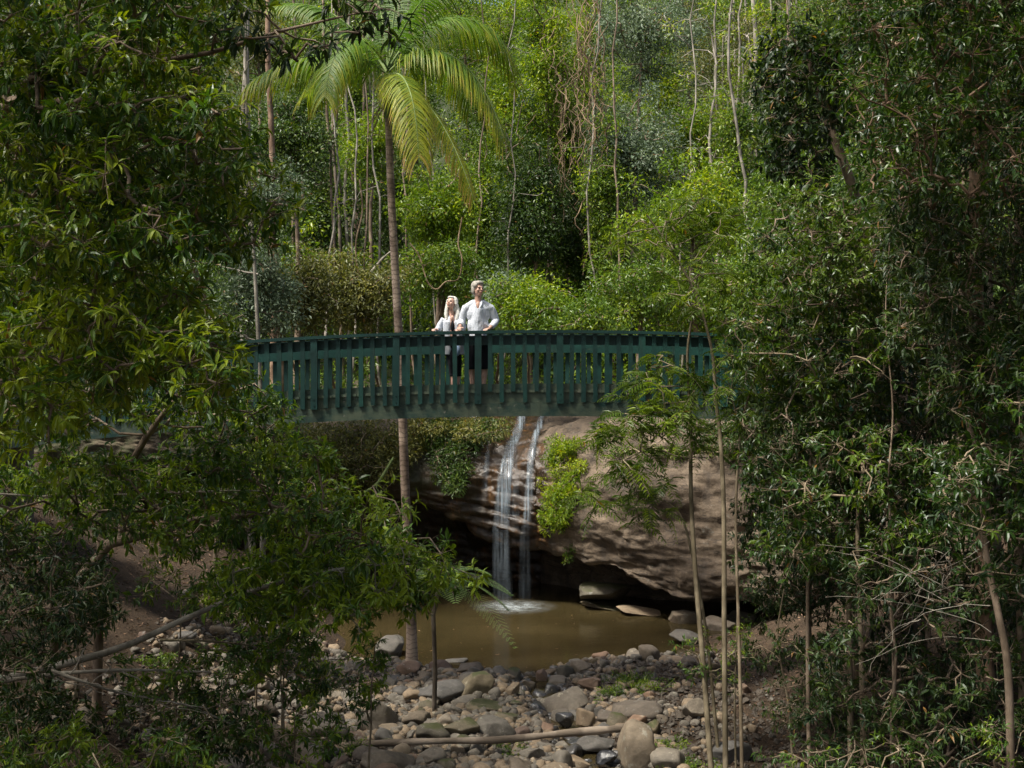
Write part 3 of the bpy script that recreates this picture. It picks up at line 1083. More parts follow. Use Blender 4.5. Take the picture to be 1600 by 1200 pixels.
# ------------------------------------------------------------------ background trees
def bgtree(label, cx_, cy_, rx, ry, D, leafm, n=60, k=70, seed=0, barkm='bark_brown', base_t=0.45, L=0.13, depth=1.0, R=0.55, name='forest_tree', cat='tree',
           trunkpx=None, tr0=0.12, W=0.42, group='trees on the far slope'):
    rng = np.random.default_rng(1000 + seed)
    c = P(cx_, cy_, D)
    sx_, sz_ = rx / F * D, ry / F * D
    sy_ = (sx_ * 0.8) * depth
    u = rdir(n, rng) * (rng.random(n) ** 0.48)[:, None]
    lump = 1 + 0.5 * vnoise(u * 2.3 + seed * 3.1, seed)
    C = c + u * lump[:, None] * np.array([sx_, sy_, sz_])
    tx = trunkpx if trunkpx is not None else cx_ + rng.uniform(-15, 15)
    bx = (tx - 800) / F * D
    base = np.array([bx, D, ground_at(bx, D) - 0.2])
    if D < FY(bx) + 5.6:
        base[1] = FY(bx) + 5.6
        base[2] = ground_at(bx, base[1]) - 0.2
    if base[2] > c[2] - sz_ * 0.5:
        base[2] = c[2] - sz_ - 0.5
    trunk = wiggle(base, c + np.array([0, 0, sz_ * 0.35]), 12, 0.07, rng)
    tr = np.linspace(tr0, tr0 * 0.25, 12)

    def lf(ml, mt):
        blob_leaves(ml, C, R * rng.uniform(0.7, 1.25, n), k, L, W, rng, base=base_t)
    return tree(name, label, cat, trunk, tr, C, barkm, leafm, lf, rng, group, thick=1.2, sides=7)


BG = [
    ('pale grey-green tree crown high at top centre right of the hanging lianas', 1000, 45, 75, 72, 46, 'leaf_grey', 70),
    ('pale grey-green tree crown lower down beside the hanging lianas', 985, 235, 66, 78, 43, 'leaf_grey', 70),
    ('thin olive tree with bare pale branches below the sky gaps', 1130, 90, 85, 85, 52, 'leaf_olive', 42),
    ('yellow-green tree with airy crown right of the lower grey-green crown', 1085, 215, 55, 60, 45, 'leaf_bright', 55),
    ('bright yellow-green tree above the right half of the bridge', 1085, 330, 85, 70, 38, 'leaf_bright', 70),
    ('mid green tree behind the right end of the bridge rail', 1190, 440, 90, 70, 35, 'leaf_mid', 70),
    ('green liana-draped tree at the top right of the palm fronds', 845, 90, 55, 120, 44, 'leaf_bright', 80),
    ('dark column of climbing foliage directly right of the palm fronds', 825, 330, 48, 120, 42, 'leaf_deep', 90),
    ('dark narrow tree behind the long hanging lianas', 900, 360, 50, 90, 44, 'leaf_deep', 60),
    ('yellow-green tree close right of the palm trunk', 690, 330, 48, 62, 39, 'leaf_bright', 60),
    ('mid green tree low right of the palm trunk above the couple', 690, 420, 50, 35, 38, 'leaf_mid', 30),
    ('bright small tree crown behind the palm trunk below its fronds', 580, 225, 42, 45, 45, 'leaf_bright', 34),
    ('shaded grey-green tree left of the slender trunks', 455, 215, 50, 70, 41, 'leaf_deep', 55),
    ('greyish silver-leaved tree beside the dark foreground leaves', 425, 300, 40, 45, 37, 'leaf_grey', 22),
    ('low olive bush behind the bridge rail left of the palm', 560, 455, 62, 52, 35, 'leaf_olive', 62),
    ('dull olive bush behind the left of the bridge rail', 478, 460, 48, 58, 34, 'leaf_olive', 50),
    ('grey-green bush at the left end of the visible rail', 400, 460, 50, 62, 32, 'leaf_grey', 50),
    ('bright green bush directly right of the man', 830, 478, 55, 38, 35, 'leaf_bright', 46),
    ('glossy bush with pale leaf tips beside the man in white', 785, 455, 28, 32, 36, 'leaf_grey', 14),
    ('green bush rising behind the middle of the right rail', 900, 500, 55, 28, 34, 'leaf_mid', 30),
    ('bushy green tree behind the rail left of the forked sapling', 995, 460, 70, 50, 37, 'leaf_mid', 50),
    ('mid green tree above the low bush and left of the lianas', 770, 210, 50, 70, 50, 'leaf_mid', 50),
    ('tall green tree behind the upper left palm fronds', 540, 60, 90, 80, 55, 'leaf_mid', 60),
    ('tall green tree behind the right palm fronds', 720, 60, 90, 90, 55, 'leaf_bright', 70),
    ('bright tree at the very top between the palm and the lianas', 850, -40, 90, 60, 52, 'leaf_bright', 60),
    ('olive tree far back at the top edge above the thin pale trunks', 1230, 40, 80, 60, 56, 'leaf_olive', 40),
    ('deep green tree beyond the dark broad-leaved tree', 1260, 330, 80, 110, 33, 'leaf_mid', 80),
    ('deep green tree far back on the right bank', 1420, 300, 110, 140, 32, 'leaf_deep', 80),
    ('dark tree far back at the upper right corner', 1500, 60, 140, 120, 34, 'leaf_deep', 80),
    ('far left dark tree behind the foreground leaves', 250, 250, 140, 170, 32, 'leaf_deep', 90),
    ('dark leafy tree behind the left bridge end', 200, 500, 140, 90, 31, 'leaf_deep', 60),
    ('yellowish tree glimpsed left of the upper palm frond', 400, 60, 45, 75, 46, 'leaf_olive', 40),
    ('light green tree between the lianas and the dark column', 880, 220, 35, 70, 46, 'leaf_bright', 45),
    ('soft green tree above the crack in the cliff', 1090, 480, 80, 45, 39, 'leaf_bright', 46),
]
BG += [('dense green tree closing the gaps at the top right', 1180, 20, 110, 90, 62, 'leaf_mid', 70),
       ('dense far tree above the pale grey-green crowns', 1060, -20, 110, 70, 66, 'leaf_bright', 60),
       ('tall dark-green tree at the top right corner of the far slope', 1330, 0, 120, 110, 60, 'leaf_deep', 70)]
for i, (lb, x, y, rx, ry, D, lm, n) in enumerate(BG):
    low = ' bush' in lb
    bgtree(lb, x, y, rx * 1.15, ry * 1.12, D, lm, int(n * 1.5), 100, i, 'bark_pale' if i in (2, 25) else 'bark_brown', base_t=0.45 if 'dark' not in lb else 0.35,
           name='bush' if low else 'forest_tree', cat='bush' if low else 'tree', tr0=0.05 if low else 0.13, L=0.12 if D < 38 else 0.14,
           group=None if low else 'trees on the far slope')

# tall creeper-clad trees: narrow leafy columns closing the wall of forest
CR = [(655, 160, 26, 170, 47, 'leaf_mid'), (745, 330, 26, 130, 43, 'leaf_mid'), (790, 150, 30, 190, 48, 'leaf_bright'), (870, 250, 26, 200, 46, 'leaf_bright'), (945, 330, 26, 160, 42, 'leaf_mid'),
      (1035, 150, 30, 170, 49, 'leaf_bright'), (1150, 260, 30, 150, 41, 'leaf_mid'), (1215, 180, 34, 200, 44, 'leaf_bright'), (500, 330, 24, 120, 46, 'leaf_deep'), (615, 330, 20, 120, 47, 'leaf_deep'),
      (545, 130, 26, 130, 50, 'leaf_mid'), (480, 120, 30, 150, 46, 'leaf_mid'), (1290, 100, 34, 200, 46, 'leaf_mid'), (920, 90, 30, 150, 50, 'leaf_bright'), (1075, 60, 34, 130, 55, 'leaf_grey')]
CN = ['left of the palm crown centre', 'right of the looping liana', 'behind the rightmost palm fronds', 'just left of the hanging lianas', 'under the lower grey-green crown', 'between the two pale limbed trees',
      'above the right bridge end', 'left of the dark broad-leaved tree top', 'in the gloom left of the slender trunks', 'in the gloom behind the palm trunk', 'behind the left palm fronds', 'behind the drooping leafy branch',
      'at the upper right behind the dark broad-leaved tree', 'at the top behind the lianas', 'at the top among the grey-green crowns']
for i, (x, y, rx, ry, D, lm) in enumerate(CR):
    bgtree('tall narrow creeper-clad tree ' + CN[i], x, y, rx, ry, D, lm, 74, 100, 200 + i, base_t=0.5, L=0.13, R=0.5, name='creeper_clad_tree', group='creeper-clad trees on the far slope')

# slender straight trunks in the shade behind the palm
rng = np.random.default_rng(77)
TR = [(523, 44, 'bark_dark', .07), (535, 47, 'bark_brown', .05), (548, 46, 'bark_pale', .08), (560, 50, 'bark_brown', .10), (570, 48, 'bark_brown', .06), (582, 50, 'bark_pale', .05),
      (596, 52, 'bark_brown', .09), (575, 43, 'bark_brown', .04), (510, 49, 'bark_brown', .08), (632, 50, 'bark_pale', .05), (648, 47, 'bark_dark', .06), (662, 52, 'bark_brown', .05),
      (386, 36, 'bark_pale', .11), (403, 34, 'bark_pale', .10), (418, 38, 'bark_red', .13), (455, 46, 'bark_brown', .07), (470, 50, 'bark_brown', .05),
      (1120, 50, 'bark_pale', .06), (1150, 54, 'bark_pale', .09), (1176, 46, 'bark_pale', .12), (1165, 58, 'bark_pale', .07), (1200, 55, 'bark_pale', .06), (1232, 52, 'bark_pale', .08), (1255, 56, 'bark_pale', .07), (1290, 60, 'bark_pale', .09),
      (940, 60, 'bark_brown', .08), (790, 56, 'bark_brown', .08)]
for i, (x, D, bk, r) in enumerate(TR):
    b0 = root(x + rng.uniform(-10, 10), D, -0.2)
    t0 = P(x + rng.uniform(-8, 8), -190, D)
    trunk = wiggle(b0, t0, 16, 0.06, rng)
    C = t0 + rdir(12, rng) * np.array([1.6, 1.4, 1.0]) * rng.random((12, 1)) ** .4
    side = {'bark_pale': 'pale', 'bark_red': 'reddish', 'bark_brown': 'brown', 'bark_dark': 'dark'}[bk]
    where = ('behind the rail at its left end' if x < 430 else 'in the shade left of the palm trunk' if x < 605 else 'in the shade right of the palm trunk' if x < 700
             else 'at the top right below the sky gaps' if x > 1100 else 'deep in the forest behind the lianas')
    tree('slender_tree', f'slender straight {side} trunk standing {where}', 'tree', trunk, np.linspace(r, r * 0.5, 16), C, bk, 'leaf_mid',
         lambda ml, mt: blob_leaves(ml, C, 0.7, 60, 0.14, 0.42, rng), rng, f'{side} slender trunks {where}', sides=7)

TR2 = [(508, 40.5, 'bark_pale', .05), (530, 41, 'bark_brown', .06), (556, 40.6, 'bark_pale', .045), (588, 41.5, 'bark_pale', .05), (640, 41, 'bark_brown', .045), (668, 40.8, 'bark_pale', .035), (735, 41.2, 'bark_brown', .04),
       (775, 41.6, 'bark_pale', .035), (935, 41.2, 'bark_pale', .045), (965, 40.9, 'bark_brown', .05), (1065, 40.7, 'bark_pale', .04), (1135, 40.6, 'bark_pale', .06), (1178, 40.4, 'bark_pale', .07), (1222, 41, 'bark_brown', .06)]
for i, (x, D, bk, r) in enumerate(TR2):
    b0, t0 = root(x + rng.uniform(-12, 12), D, -0.2), P(x + rng.uniform(-25, 25), -150, D + rng.uniform(-1, 2))
    trunk = wiggle(b0, t0, 18, 0.10, rng)
    C = np.array([trunk[rng.integers(6, 17)] + rdir(1, rng)[0] * rng.uniform(0.4, 1.2) for _ in range(10)])
    side = 'pale' if bk == 'bark_pale' else 'brown'
    where = 'left of the palm' if x < 605 else 'between the palm trunk and the lianas' if x < 800 else 'right of the lianas' if x < 1080 else 'above the right bridge end'
    tree('thin_tree', f'thin wavering {side} trunk with few leaves {where}', 'tree', trunk, np.linspace(r, r * 0.4, 18), C, bk, 'leaf_bright',
         lambda ml, mt: blob_leaves(ml, C, 0.45, 45, 0.12, 0.42, rng), rng, f'{side} thin trunks {where}', sides=6, thick=0.7)

# bare pale branches at the upper right of the far slope
for i, (x, y, D) in enumerate([(1140, 330, 44), (1180, 300, 46), (1095, 300, 43), (1240, 240, 48)]):
    b0 = root(x, D)
    tp = P(x + rng.uniform(-20, 20), y - 240, D)
    trunk = wiggle(b0, tp, 14, 0.10, rng)
    C = np.concatenate([P(x + rng.uniform(-60, 60), y - rng.uniform(60, 280), D + rng.uniform(-1, 1))[None] for _ in range(26)])
    tree('bare_tree', ['bare pale-limbed tree rising above the bright trees', 'bare pale-limbed tree left of the dark broad-leaved tree', 'bare pale-limbed tree among the grey-green crowns',
                       'bare pale-limbed tree behind the dark broad-leaved tree'][i], 'tree', trunk, np.linspace(0.09, 0.03, 14), C, 'bark_pale', 'leaf_olive',
         lambda ml, mt: blob_leaves(ml, C, 0.4, 9, 0.12, 0.4, rng), rng, thick=0.8)

# lianas
V_ = [(882, 20, 270, 43.0), (893, 0, 330, 42.6), (902, 60, 250, 42.8), (909, 10, 300, 42.4), (915, 40, 230, 42.9), (905, 100, 430, 42.2), (922, 0, 190, 43.1), (934, 60, 210, 42.6),
      (876, 60, 200, 42.8), (899, 150, 290, 42.3), (868, 120, 340, 42.5), (912, 120, 260, 42.0), (917, 90, 210, 42.3), (888, 130, 300, 42.1), (928, 30, 160, 43.0), (884, -20, 130, 42.8), (897, 10, 190, 42.5), (906, 210, 370, 42.1), (918, 150, 280, 41.9), (874, 160, 260, 42.4), (911, 40, 180, 42.6), (893, 200, 320, 42.0), (902, 120, 250, 42.3), (925, 90, 240, 42.4)]
rv = random.Random(44)
for _ in range(26):
    vx, v0 = rv.gauss(898, 30), rv.uniform(-20, 230)
    V_.append((vx, v0, v0 + rv.uniform(80, 240), rv.uniform(41.5, 46.0)))
for i, (x, y0, y1, D) in enumerate(V_):
    r = random.Random(i)
    a, b_ = P(x + r.uniform(-8, 8), y0 - 40, D), P(x + r.uniform(-12, 12), y1, D)
    vb = MB().tube(wiggle(a, b_, 24, 0.11, rng), (0.009, 0.013, 0.019)[i % 3], 5)
    tag(vb.build('hanging_vine', M['vine']), 'dry brown liana hanging in the sunlit curtain right of the palm', 'vine', 'lianas hanging right of the palm')
# looping liana above the couple
lp = path_px([(640, 380, 37), (655, 400, 37), (668, 440, 37), (682, 452, 37), (697, 440, 37), (716, 436, 37), (722, 405, 37), (716, 380, 37), (722, 340, 37)], 50)
tag(MB().tube(lp, 0.022, 6).build('looping_vine', M['vine']), 'grey looping liana hanging just above the woman', 'vine')
lp = path_px([(575, 440, 41), (560, 425, 41), (556, 380, 41.2), (566, 330, 41.5), (562, 280, 41.6)], 30)
tag(MB().tube(lp, 0.03, 6).build('looping_vine', M['vine']), 'pale thick liana rising left of the palm trunk', 'vine')
lp = path_px([(580, 425, 41), (600, 402, 41), (612, 392, 41)], 12)
tag(MB().tube(lp, [0.05] * 6 + [0.03] * 6, 6).build('dead_branch', M['bark_pale']), 'broken pale branch leaning behind the palm trunk', 'branch')

# undergrowth that clothes the far slope
ub = {k: MB() for k in ('leaf_deep', 'leaf_mid', 'leaf_bright')}
rng = np.random.default_rng(5)
N_ = 11000
ux = rng.uniform(-1, 1, N_)
ud = 39.5 + 42 * rng.random(N_) ** 1.2
px_ = ux * (0.46 * ud)
keep = ud > FY(px_) + 5.2
px_, ud = px_[keep], ud[keep]
gz = GZ(px_, ud)
hh = rng.random(len(px_)) ** 0.8 * np.interp(ud, [39, 46, 60, 80], [2.5, 5.5, 12.0, 13.5])
C = np.stack([px_, ud, gz + hh], 1)
lumpy = vnoise(C * np.array([0.33, 0.33, 0.28]), 61) + 0.5 * vnoise(C * 0.8, 62)
C = C[(lumpy > -0.12) | (hh < 0.8)]
px_, ud = C[:, 0], C[:, 1]
pick = rng.random(len(C))
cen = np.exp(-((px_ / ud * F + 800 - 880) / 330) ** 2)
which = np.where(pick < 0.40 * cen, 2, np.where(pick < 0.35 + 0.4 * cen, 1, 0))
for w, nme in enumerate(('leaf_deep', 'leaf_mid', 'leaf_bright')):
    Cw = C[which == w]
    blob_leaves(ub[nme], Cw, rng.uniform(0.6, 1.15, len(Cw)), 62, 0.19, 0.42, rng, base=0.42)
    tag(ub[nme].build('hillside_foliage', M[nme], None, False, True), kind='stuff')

# ------------------------------------------------------------------ growth on the cliff
def cliff_plant(label, pts, R, leafm, k, L, seed, name='cliff_shrub', droop=0.3, base_t=0.45):
    rng = np.random.default_rng(seed)
    C = np.array(pts)
    t = thing(name, label, 'shrub', C[0] + np.array([0, 0.3, 0]))
    ml, mt = MB(), MB()
    tr = np.stack([C[0] + np.array([0, 0.35, 0]), C[0] + np.array([0, 0.2, 0.05]), C[0]])
    mt.tube(tr, 0.03, 6)
    limbs(mt, tr, np.array([0.03] * 3), C, rng, thick=0.6)
    blob_leaves(ml, C, R, k, L, 0.32, rng, flat=1.0, droop=droop, base=base_t)
    mt.build('stem', M['twig'], t)
    ml.build('foliage', M[leafm], t, False, True)


rng = np.random.default_rng(9)


def cl_pts(poly, n, off, rng):
    out = []
    while len(out) < n:
        q = fill(poly, 32, 32, 1, rng)[0]
        px_, py_ = q[0] / 32 * F + 800, 600 - (q[2] - CAMZ) / 32 * F
        D = 33.0
        for _ in range(4):
            x = (px_ - 800) / F * D
            col = CL[int(np.clip(round((x - cx[0]) / CS), 0, len(cx) - 1))]
            col = col[int(NP * .07):int(NP * .63)]
            zr = CAMZ - (py_ - 600) / F * col[:, 1]
            near = np.where(np.abs(zr - col[:, 2]) < 0.12)[0]
            D = col[near, 1].min() if len(near) else col[int(np.argmin(np.abs(zr - col[:, 2]))), 1]
        out.append(P(px_, py_, D - off * rng.uniform(0.2, 1)))
    return out


cliff_plant('bright green shrub clinging to the cliff right of the waterfall', cl_pts([(856, 690), (890, 682), (915, 700), (905, 760), (890, 800), (868, 842), (850, 830), (848, 760)], 60, 0.5, rng),
            0.20, 'leaf_bright', 130, 0.10, 31, droop=0.1, base_t=0.6)
cliff_plant('small green tuft under the bright cliff shrub', cl_pts([(878, 855), (897, 855), (893, 880), (880, 882)], 7, 0.15, rng), 0.10, 'leaf_mid', 50, 0.07, 32)
cliff_plant('dark creeper hanging over the wet rock left of the waterfall', cl_pts([(640, 655), (800, 655), (770, 690), (730, 720), (715, 770), (690, 760), (672, 700)], 60, 0.6, rng), 0.28, 'leaf_deep', 110, 0.11, 33)
cliff_plant('olive shrub spilling over the cliff top left of the palm trunk', cl_pts([(480, 655), (700, 655), (650, 700), (620, 745), (560, 760), (500, 740)], 70, 1.0, rng), 0.34, 'leaf_olive', 110, 0.12, 34)
cliff_plant('pale olive shrub on the cliff top under the bridge beside the fall', cl_pts([(640, 652), (815, 652), (800, 672), (720, 690), (650, 700)], 34, 1.0, rng), 0.24, 'leaf_olive', 110, 0.10, 38, base_t=0.6)
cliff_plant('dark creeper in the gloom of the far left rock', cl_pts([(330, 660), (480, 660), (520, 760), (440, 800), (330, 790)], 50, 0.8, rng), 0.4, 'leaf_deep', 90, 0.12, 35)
cliff_plant('green fringe growing along the crack of the upper slab', cl_pts([(950, 700), (1200, 702), (1200, 712), (950, 712)], 26, 0.25, rng), 0.14, 'leaf_mid', 70, 0.08, 36)
cliff_plant('green bush on top of the slab under the bridge end', cl_pts([(1090, 655), (1260, 655), (1260, 700), (1100, 690)], 40, 1.2, rng), 0.3, 'leaf_deep', 90, 0.11, 37)

# ------------------------------------------------------------------ left bank foreground foliage
def fgtree(label, poly, D0, D1, n, leafm, trunk, tr, seed, R=0.35, tips=9, k=8, L=0.11, W=0.27, base_t=0.45, droop=0.35, bark_='bark_brown', name='broadleaf_tree', cat='tree', group=None,
           fn=None, thick=1.0):
    rng = np.random.default_rng(seed)
    C = fill(poly, D0, D1, n, rng)

    def lf(ml, mt):
        whorls(ml, mt, C, R, tips, k, L, W, rng, droop, base_t)
    return tree(name, label, cat, trunk, tr, C, bark_, leafm, fn(C, rng) if fn else lf, rng, group, thick=thick * 0.5)


def tr_px(pts, n=20):
    return path_px(pts, n)


fgtree('glossy dark green tree filling the upper left corner', [(-80, -90), (395, -90), (375, 20), (330, 110), (350, 190), (440, 260), (470, 330), (400, 390), (300, 400), (150, 390), (-80, 330)],
       9.5, 14.5, 430, 'leaf_left', np.array([root(-130, 12), P(-150, 900, 12), P(-130, 500, 12), P(-90, 200, 12), P(-40, -60, 12)]), [0.16, 0.15, 0.13, 0.1, 0.05], 101, L=0.125, base_t=0.55)
fgtree('drooping leafy branch tree reaching over the palm from the left', [(330, 20), (560, -40), (640, 20), (620, 70), (480, 100), (400, 120)], 10, 11.5, 16, 'leaf_dark',
       np.array([root(-160, 11), P(-160, 500, 11), P(-60, 200, 11), P(100, 120, 11), P(330, 82, 11), P(440, 48, 11), P(560, 20, 10.8)]), [0.1, 0.08, 0.05, 0.03, 0.02, 0.014, 0.008], 102, R=0.2, tips=5, k=6,
       L=0.13, droop=0.6, base_t=0.35)
fgtree('leafy tree left of the bridge with long yellowish drooping leaves', [(-80, 330), (120, 380), (230, 430), (310, 470), (350, 540), (360, 600), (330, 640), (280, 620), (230, 560), (100, 700), (-80, 700)],
       9.5, 14.5, 215, 'leaf_left', np.array([root(-110, 13), P(-120, 900, 13), P(-60, 700, 13), P(20, 600, 13), P(60, 500, 13)]), [0.13, 0.12, 0.09, 0.07, 0.04], 103, L=0.135, base_t=0.65)
fgtree('twiggy green tree hiding the left end of the bridge', [(60, 560), (200, 540), (320, 560), (430, 600), (450, 680), (380, 700), (300, 690), (200, 640), (60, 700)],
       15, 19, 95, 'leaf_low', np.array([root(150, 18), P(160, 800, 17.5), P(230, 680, 17), P(290, 600, 17)]), [0.07, 0.06, 0.045, 0.02], 104, L=0.125, R=0.33, W=0.3, base_t=0.5)
fgtree('broad spreading green tree over the left of the pool', [(-80, 720), (200, 720), (420, 680), (500, 700), (540, 760), (620, 780), (640, 820), (700, 860), (640, 890), (560, 850), (480, 900), (400, 850), (300, 870), (150, 830), (-80, 860)],
       14, 19, 235, 'leaf_low', np.array([root(60, 17), P(90, 950, 17), P(170, 850, 16.8), P(320, 810, 16.6), P(470, 800, 16.5)]), [0.1, 0.09, 0.07, 0.05, 0.02], 105, L=0.125, R=0.36, W=0.3, base_t=0.55)
fgtree('leaning branch tree whose bright leaf sprays overhang the boulders', [(330, 880), (560, 870), (620, 850), (660, 880), (700, 885), (760, 900), (700, 925), (650, 960), (600, 930), (560, 990), (500, 940), (450, 980), (330, 940)],
       14.2, 17, 95, 'leaf_low', tr_px([(-120, 1090, 14), (0, 1062, 14.3), (180, 1015, 14.8), (300, 962, 15.2), (420, 915, 15.5), (560, 885, 15.6), (680, 880, 15.6)]), np.linspace(0.055, 0.012, 20), 106,
       L=0.13, R=0.28, W=0.3, base_t=0.7, k=9, bark_='bark_pale', thick=0.5)
fgtree('dark shrubbery tree along the left edge below the bridge', [(-80, 820), (120, 840), (170, 900), (120, 1010), (60, 1060), (-80, 1080)], 12, 16, 110, 'leaf_dark',
       np.array([root(-60, 15), P(-50, 1000, 15), P(0, 900, 15)]), [0.05, 0.04, 0.02], 107, L=0.10)
# slim saplings leafing out over the boulders on the left
SP = [('low sapling with green sprays in front of the left boulders', [(380, 1000), (480, 980), (520, 1060), (460, 1110), (380, 1080)], 15.5, 17, 26, 430),
      ('low sapling leafing over the round stones below the palm', [(560, 1000), (620, 1010), (600, 1110), (545, 1120), (540, 1050)], 16, 17.5, 12, 575),
      ('straggly sapling on the brown bank at bottom left', [(180, 1020), (340, 1000), (400, 1100), (330, 1190), (200, 1150)], 14, 16.5, 36, 270),
      ('low leafy plant at the bottom edge left of the log', [(380, 1110), (520, 1100), (540, 1160), (470, 1210), (380, 1210)], 14.5, 16, 24, 450),
      ('leafy seedlings in the bottom left corner', [(-40, 1120), (160, 1130), (330, 1170), (330, 1230), (-40, 1230)], 12, 14.5, 44, 120),
      ('sparse seedling on the bare slope left of the fallen branch', [(210, 880), (330, 870), (340, 940), (280, 960), (220, 930)], 17, 19, 16, 270)]
for i, (lb, poly, D0, D1, n, tx) in enumerate(SP):
    Dm = (D0 + D1) / 2
    ys_ = [p[1] for p in poly]
    bs = root(tx, Dm)
    tp = P(tx + 10, min(ys_) + 20, Dm)
    if tp[2] < bs[2] + 0.3:
        tp[2] = bs[2] + 0.5
    fgtree(lb, poly, D0, D1, n, 'leaf_low', wiggle(bs, tp, 6, 0.03, np.random.default_rng(i)), np.linspace(0.02, 0.008, 6), 120 + i, R=0.22, tips=7, k=8, L=0.105, name='sapling', cat='sapling', bark_='twig', thick=0.35,
           base_t=0.5)

LBS = [('dark leafy shrub on the bank left of the sloping bare soil', [(60, 900), (160, 890), (190, 960), (120, 1010), (50, 990)], 16, 18.5, 44, 110, 'leaf_dark'),
       ('green shrub between the bare slope and the pool edge', [(330, 890), (470, 900), (500, 980), (420, 1010), (340, 970)], 18.5, 21, 50, 400, 'leaf_low'),
       ('mixed green shrub sprawling over the left stone bank', [(330, 1000), (420, 980), (560, 1020), (580, 1080), (460, 1090), (350, 1060)], 17, 19, 34, 440, 'leaf_low'),
       ('dark ground shrub at the left edge under the pale fallen branches', [(-60, 1060), (80, 1070), (150, 1130), (60, 1180), (-60, 1170)], 14, 16, 44, 20, 'leaf_dark'),
       ('low sprawling shrub on brown soil under the forked dead branch', [(180, 1090), (330, 1080), (420, 1150), (330, 1200), (200, 1180)], 15.5, 17.5, 30, 300, 'leaf_dark')]
for i, (lb, poly, D0, D1, n, tx, lm) in enumerate(LBS):
    Dm = (D0 + D1) / 2
    bs = root(tx, Dm)
    tp = P(tx + 6, min(p_[1] for p_ in poly) + 30, Dm)
    tp[2] = max(tp[2], bs[2] + 0.4)
    fgtree(lb, poly, D0, D1, n, lm, wiggle(bs, tp, 6, 0.03, np.random.default_rng(i)), np.linspace(0.022, 0.01, 6), 150 + i, R=0.25, tips=7, k=8, L=0.11, W=0.3, name='shrub', cat='shrub', bark_='twig', thick=0.4)

# tree fern fronds and the thin sapling at the pool's near edge
rng = np.random.default_rng(12)
tb = root(678, 22.6)
t = thing('tree_fern', 'pale green tree fern on a thin dark stem at the left of the pool', 'tree fern', tb)
mt, ml = MB(), MB()
crown = P(690, 898, 22.3)
mt.tube(np.array([tb, P(680, 1050, 22.5), P(677, 960, 22.4), crown]), [0.045, 0.04, 0.04, 0.045], 8)
fd = np.array([[1.0, -.1, .25], [0.9, -.5, -.25], [1.0, .3, -.05], [0.3, -1, .2], [-.9, .2, .3], [-.6, -.6, .2], [.2, .9, .4], [-1, -.1, 0.0], [0.7, 0.5, 0.4]])
C9 = np.repeat(crown[None], 9, 0)
R9 = np.array([1.25, 1.5, 1.2, 1.0, 1.0, 0.9, 1.0, 1.0, 1.1])
dirs = unit(fd)
side = unit(np.cross(dirs, UP))
prev = C9
for k in range(1, 25):
    s = k / 24
    p = C9 + dirs * (R9 * s)[:, None] - UP * (0.5 * R9 * s * s)[:, None]
    mt_seg = p - prev
    inst(mt, PRISM, prev, mt_seg, rdir(9, rng), np.linalg.norm(mt_seg, axis=1), 0.008, 0.5, zs=1)
    if k > 3:
        for sg in (-1, 1):
            d = unit(side * sg + unit(mt_seg) * 0.45 - UP * 0.1)
            ll = 0.36 * math.sin(math.pi * min(0.97, 0.15 + 0.8 * s)) * np.ones(9)
            # each pinna is itself feathered
            for u in np.linspace(0.12, 1, 11):
                q = p + d * (ll * u)[:, None]
                for s2 in (-1, 1):
                    inst(ml, L4, q, unit(np.cross(d, UP) * s2 + d * 0.5), UP + 0 * q, 0.05 * (1.15 - u * 0.8), 0.014, np.clip(0.5 + rng.normal(0, .12, 9), 0, .9), zs=1)
    prev = p
mt.build('stem', M['bark_dark'], t)
ml.build('fronds', M['leaf_fern'], t, False, True)

# ------------------------------------------------------------------ right bank
def pin_fn(R, tips, pairs, L, W, base_t):
    def outer(C, rng):
        def lf(ml, mt):
            n = len(C)
            Ck = np.repeat(C, tips, 0)
            d = unit(rdir(n * tips, rng) * np.array([1, 1, 0.45]) + UP * 0.12)
            pinnate(ml, mt, Ck, d, R * rng.uniform(0.7, 1.2, n * tips), pairs, L, W, rng, base_t)
        return lf
    return outer


fgtree('pale-stemmed sapling with feathery leaves in front of the right rail', [(915, 700), (960, 640), (1000, 560), (1060, 540), (1095, 600), (1100, 700), (1070, 720), (1040, 700), (950, 770), (900, 780)],
       18.6, 20.2, 52, 'leaf_pinnate', tr_px([(1112, 1215, 18.6), (1100, 1050, 18.8), (1087, 900, 19), (1080, 780, 19.2), (1079, 680, 19.3), (1076, 600, 19.4), (1075, 540, 19.4), (1092, 440, 19.4)], 30),
       np.linspace(0.045, 0.016, 30), 201, fn=pin_fn(0.42, 5, 9, 0.26, 0.2, 0.5), bark_='bark_yellow', name='sapling', cat='sapling', thick=0.5)
fgtree('feathery sapling drooping over the sandstone slab', [(930, 780), (990, 740), (1040, 750), (1050, 800), (1000, 830), (940, 830)],
       19.2, 20.4, 15, 'leaf_pinnate', tr_px([(1126, 1215, 19.6), (1105, 1000, 19.7), (1082, 870, 19.8), (1060, 800, 19.9), (1010, 770, 19.9)], 20),
       np.linspace(0.03, 0.01, 20), 202, fn=pin_fn(0.40, 5, 9, 0.24, 0.2, 0.42), bark_='bark_yellow', name='sapling', cat='sapling', thick=0.4)
